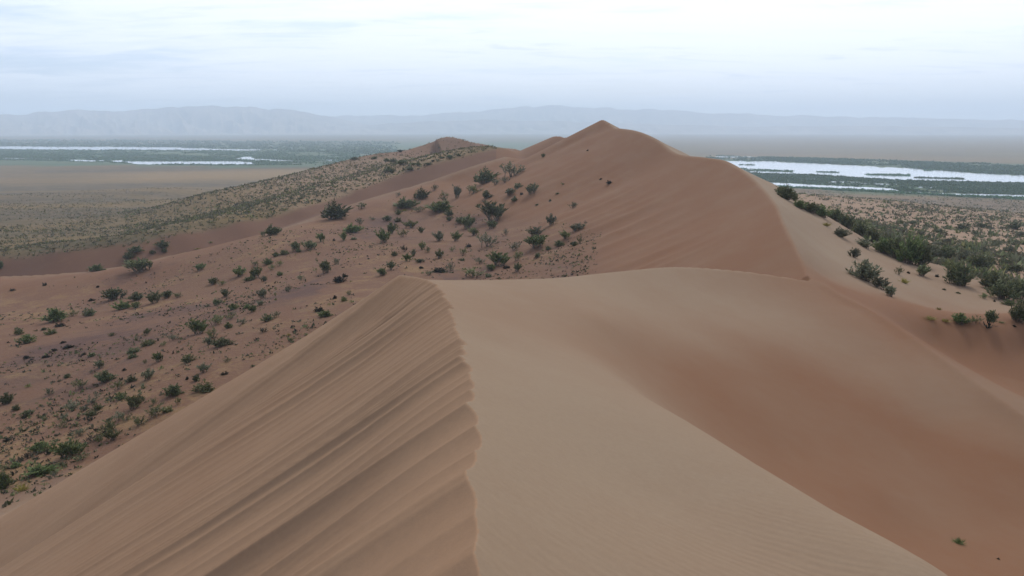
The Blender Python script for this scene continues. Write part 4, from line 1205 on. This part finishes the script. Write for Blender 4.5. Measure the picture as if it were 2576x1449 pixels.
# wetland thickets between and along the water
def thicket(name, n, rows, size, mats, seed, keep=None, blades=8, flat=.75):
    """rows: (u, v far, v near) in the picture of the flat valley floor"""
    rng = np.random.default_rng(seed)
    u = rng.uniform(rows[0][0], rows[-1][0], n)
    a = np.interp(u, [r[0] for r in rows], [r[1] for r in rows])
    b = np.interp(u, [r[0] for r in rows], [r[2] for r in rows])
    v = a + (b - a) * rng.random(n)
    p = at_height(u, v, np.full(n, PLAIN_Z)).T
    s = rng.uniform(*size, n)
    kk = np.ones(n, bool)
    for _, wr, _j in WATER:
        ins = (u > wr[0][0]) & (u < wr[-1][0]) & (v > np.interp(u, [r[0] for r in wr], [r[1] for r in wr]) + .2) & (v < np.interp(u, [r[0] for r in wr], [r[2] for r in wr]) + .2)
        if keep != 'in water':
            kk &= ~ins
    kk &= rng.random(n) < smin01(fbm(p[:, 0] * .02, p[:, 1] * .012, 4), -.40, .05)
    p, s = p[kk], s[kk]
    which = rng.integers(0, len(mats), len(p))
    for mi, mat in enumerate(mats):
        sel = which == mi
        m_ = int(sel.sum()) * blades
        S = np.repeat(s[sel], blades)
        P = np.repeat(p[sel], blades, 0) + np.c_[rng.normal(0, .35, m_) * S, rng.normal(0, .35, m_) * S, rng.uniform(0, .2, m_) * S * flat]
        az_, el = rng.uniform(0, 6.28, m_), np.radians(rng.uniform(0, 85, m_))
        D = np.c_[np.cos(az_) * np.cos(el), np.sin(az_) * np.cos(el), np.sin(el) * flat]
        vv_, q = blades_mesh(name, P, D, S * rng.uniform(.4, .9, m_), S * rng.uniform(.4, .8, m_), mat, rng)
        o = bpy.data.objects.new(name, data_mesh(name, vv_, q, mat))
        COL.objects.link(o)
        o['kind'] = 'stuff'


WET = [M_WETLAND]
thicket('riverside_thicket', 9000, [(1830, 430, 458), (1924, 437, 458), (2063, 440, 465), (2256, 453.5, 482), (2434, 458, 487), (2576, 461, 491), (2640, 463, 494)], (1.2, 2.6), WET, 31, flat=.6)
thicket('riverside_thicket', 1500, [(1900, 465.5, 469), (2063, 474, 477.5), (2240, 481.5, 485.5), (2330, 487.5, 490), (2420, 493, 495.5), (2576, 498, 503), (2640, 501, 506)], (1.0, 2.4), WET, 32)
thicket('riverside_thicket', 7000, [(1780, 392, 402), (1960, 396, 406.5), (2108, 400, 413), (2256, 405, 421), (2464, 412, 436), (2640, 420, 444)], (2.0, 4.0), WET, 33, flat=.55)
thicket('riverside_thicket', 9000, [(-60, 376, 398), (150, 377.5, 402), (320, 377, 406), (500, 378.5, 406), (700, 379, 412), (900, 381, 414)], (3, 5), WET, 34, flat=.35)
thicket('riverside_thicket', 1300, [(-60, 400, 402.5), (130, 402, 405), (300, 405, 411), (420, 413, 415), (560, 414.3, 416.3), (700, 410, 416), (850, 409, 414)], (1.8, 3.6), WET, 35, flat=.5)
thicket('riverside_thicket', 4500, [(-60, 352, 369), (300, 352, 369), (600, 355, 375), (1000, 356, 392)], (5, 9), WET, 36, flat=.3)
for a, b, c, nn, sd in (((2178, 439, 441), (2290, 440, 444), None, 260, 41), ((2055, 432.5, 434.2), (2110, 434, 435.5), None, 70, 42), ((1895, 426, 431), (1995, 430, 434), None, 200, 43), ((2300, 446.5, 448.5), (2425, 450, 452.5), None, 160, 44), ((1860, 414, 416), (1900, 414.5, 416.5), None, 40, 45), ((1840, 420, 430), (1905, 428, 436), None, 90, 46), ((2325, 428.5, 430), (2345, 429, 430.5), None, 16, 47)):
    thicket('reed_bed', nn, [a, b], (1.2, 2.6), WET, sd, 'in water', 7)

# ---------------------------------------------------------------- the hazy air of the valley
m = bpy.data.materials.new('valley haze')
m.use_nodes = True
nt = m.node_tree
for n in list(nt.nodes):
    nt.nodes.remove(n)
pv = nt.nodes.new('ShaderNodeVolumePrincipled')
pv.inputs['Color'].default_value = HAZE_COLOR
pv.inputs['Density'].default_value = HAZE_DENSITY
om = nt.nodes.new('ShaderNodeOutputMaterial')
nt.links.new(pv.outputs[0], om.inputs['Volume'])
hx, hb, ht = 11900.0, PLAIN_Z - 4, 300.0
hv = np.array([[sx * hx, sy * hx, z] for z in (hb, ht) for sx, sy in ((-1, -1), (1, -1), (1, 1), (-1, 1))])
hq = np.array([[3, 2, 1, 0], [4, 5, 6, 7], [0, 1, 5, 4], [1, 2, 6, 5], [2, 3, 7, 6], [3, 0, 4, 7]])
haze = mesh_from('haze', hv, hq, m, smooth=False)
haze['kind'] = 'stuff'
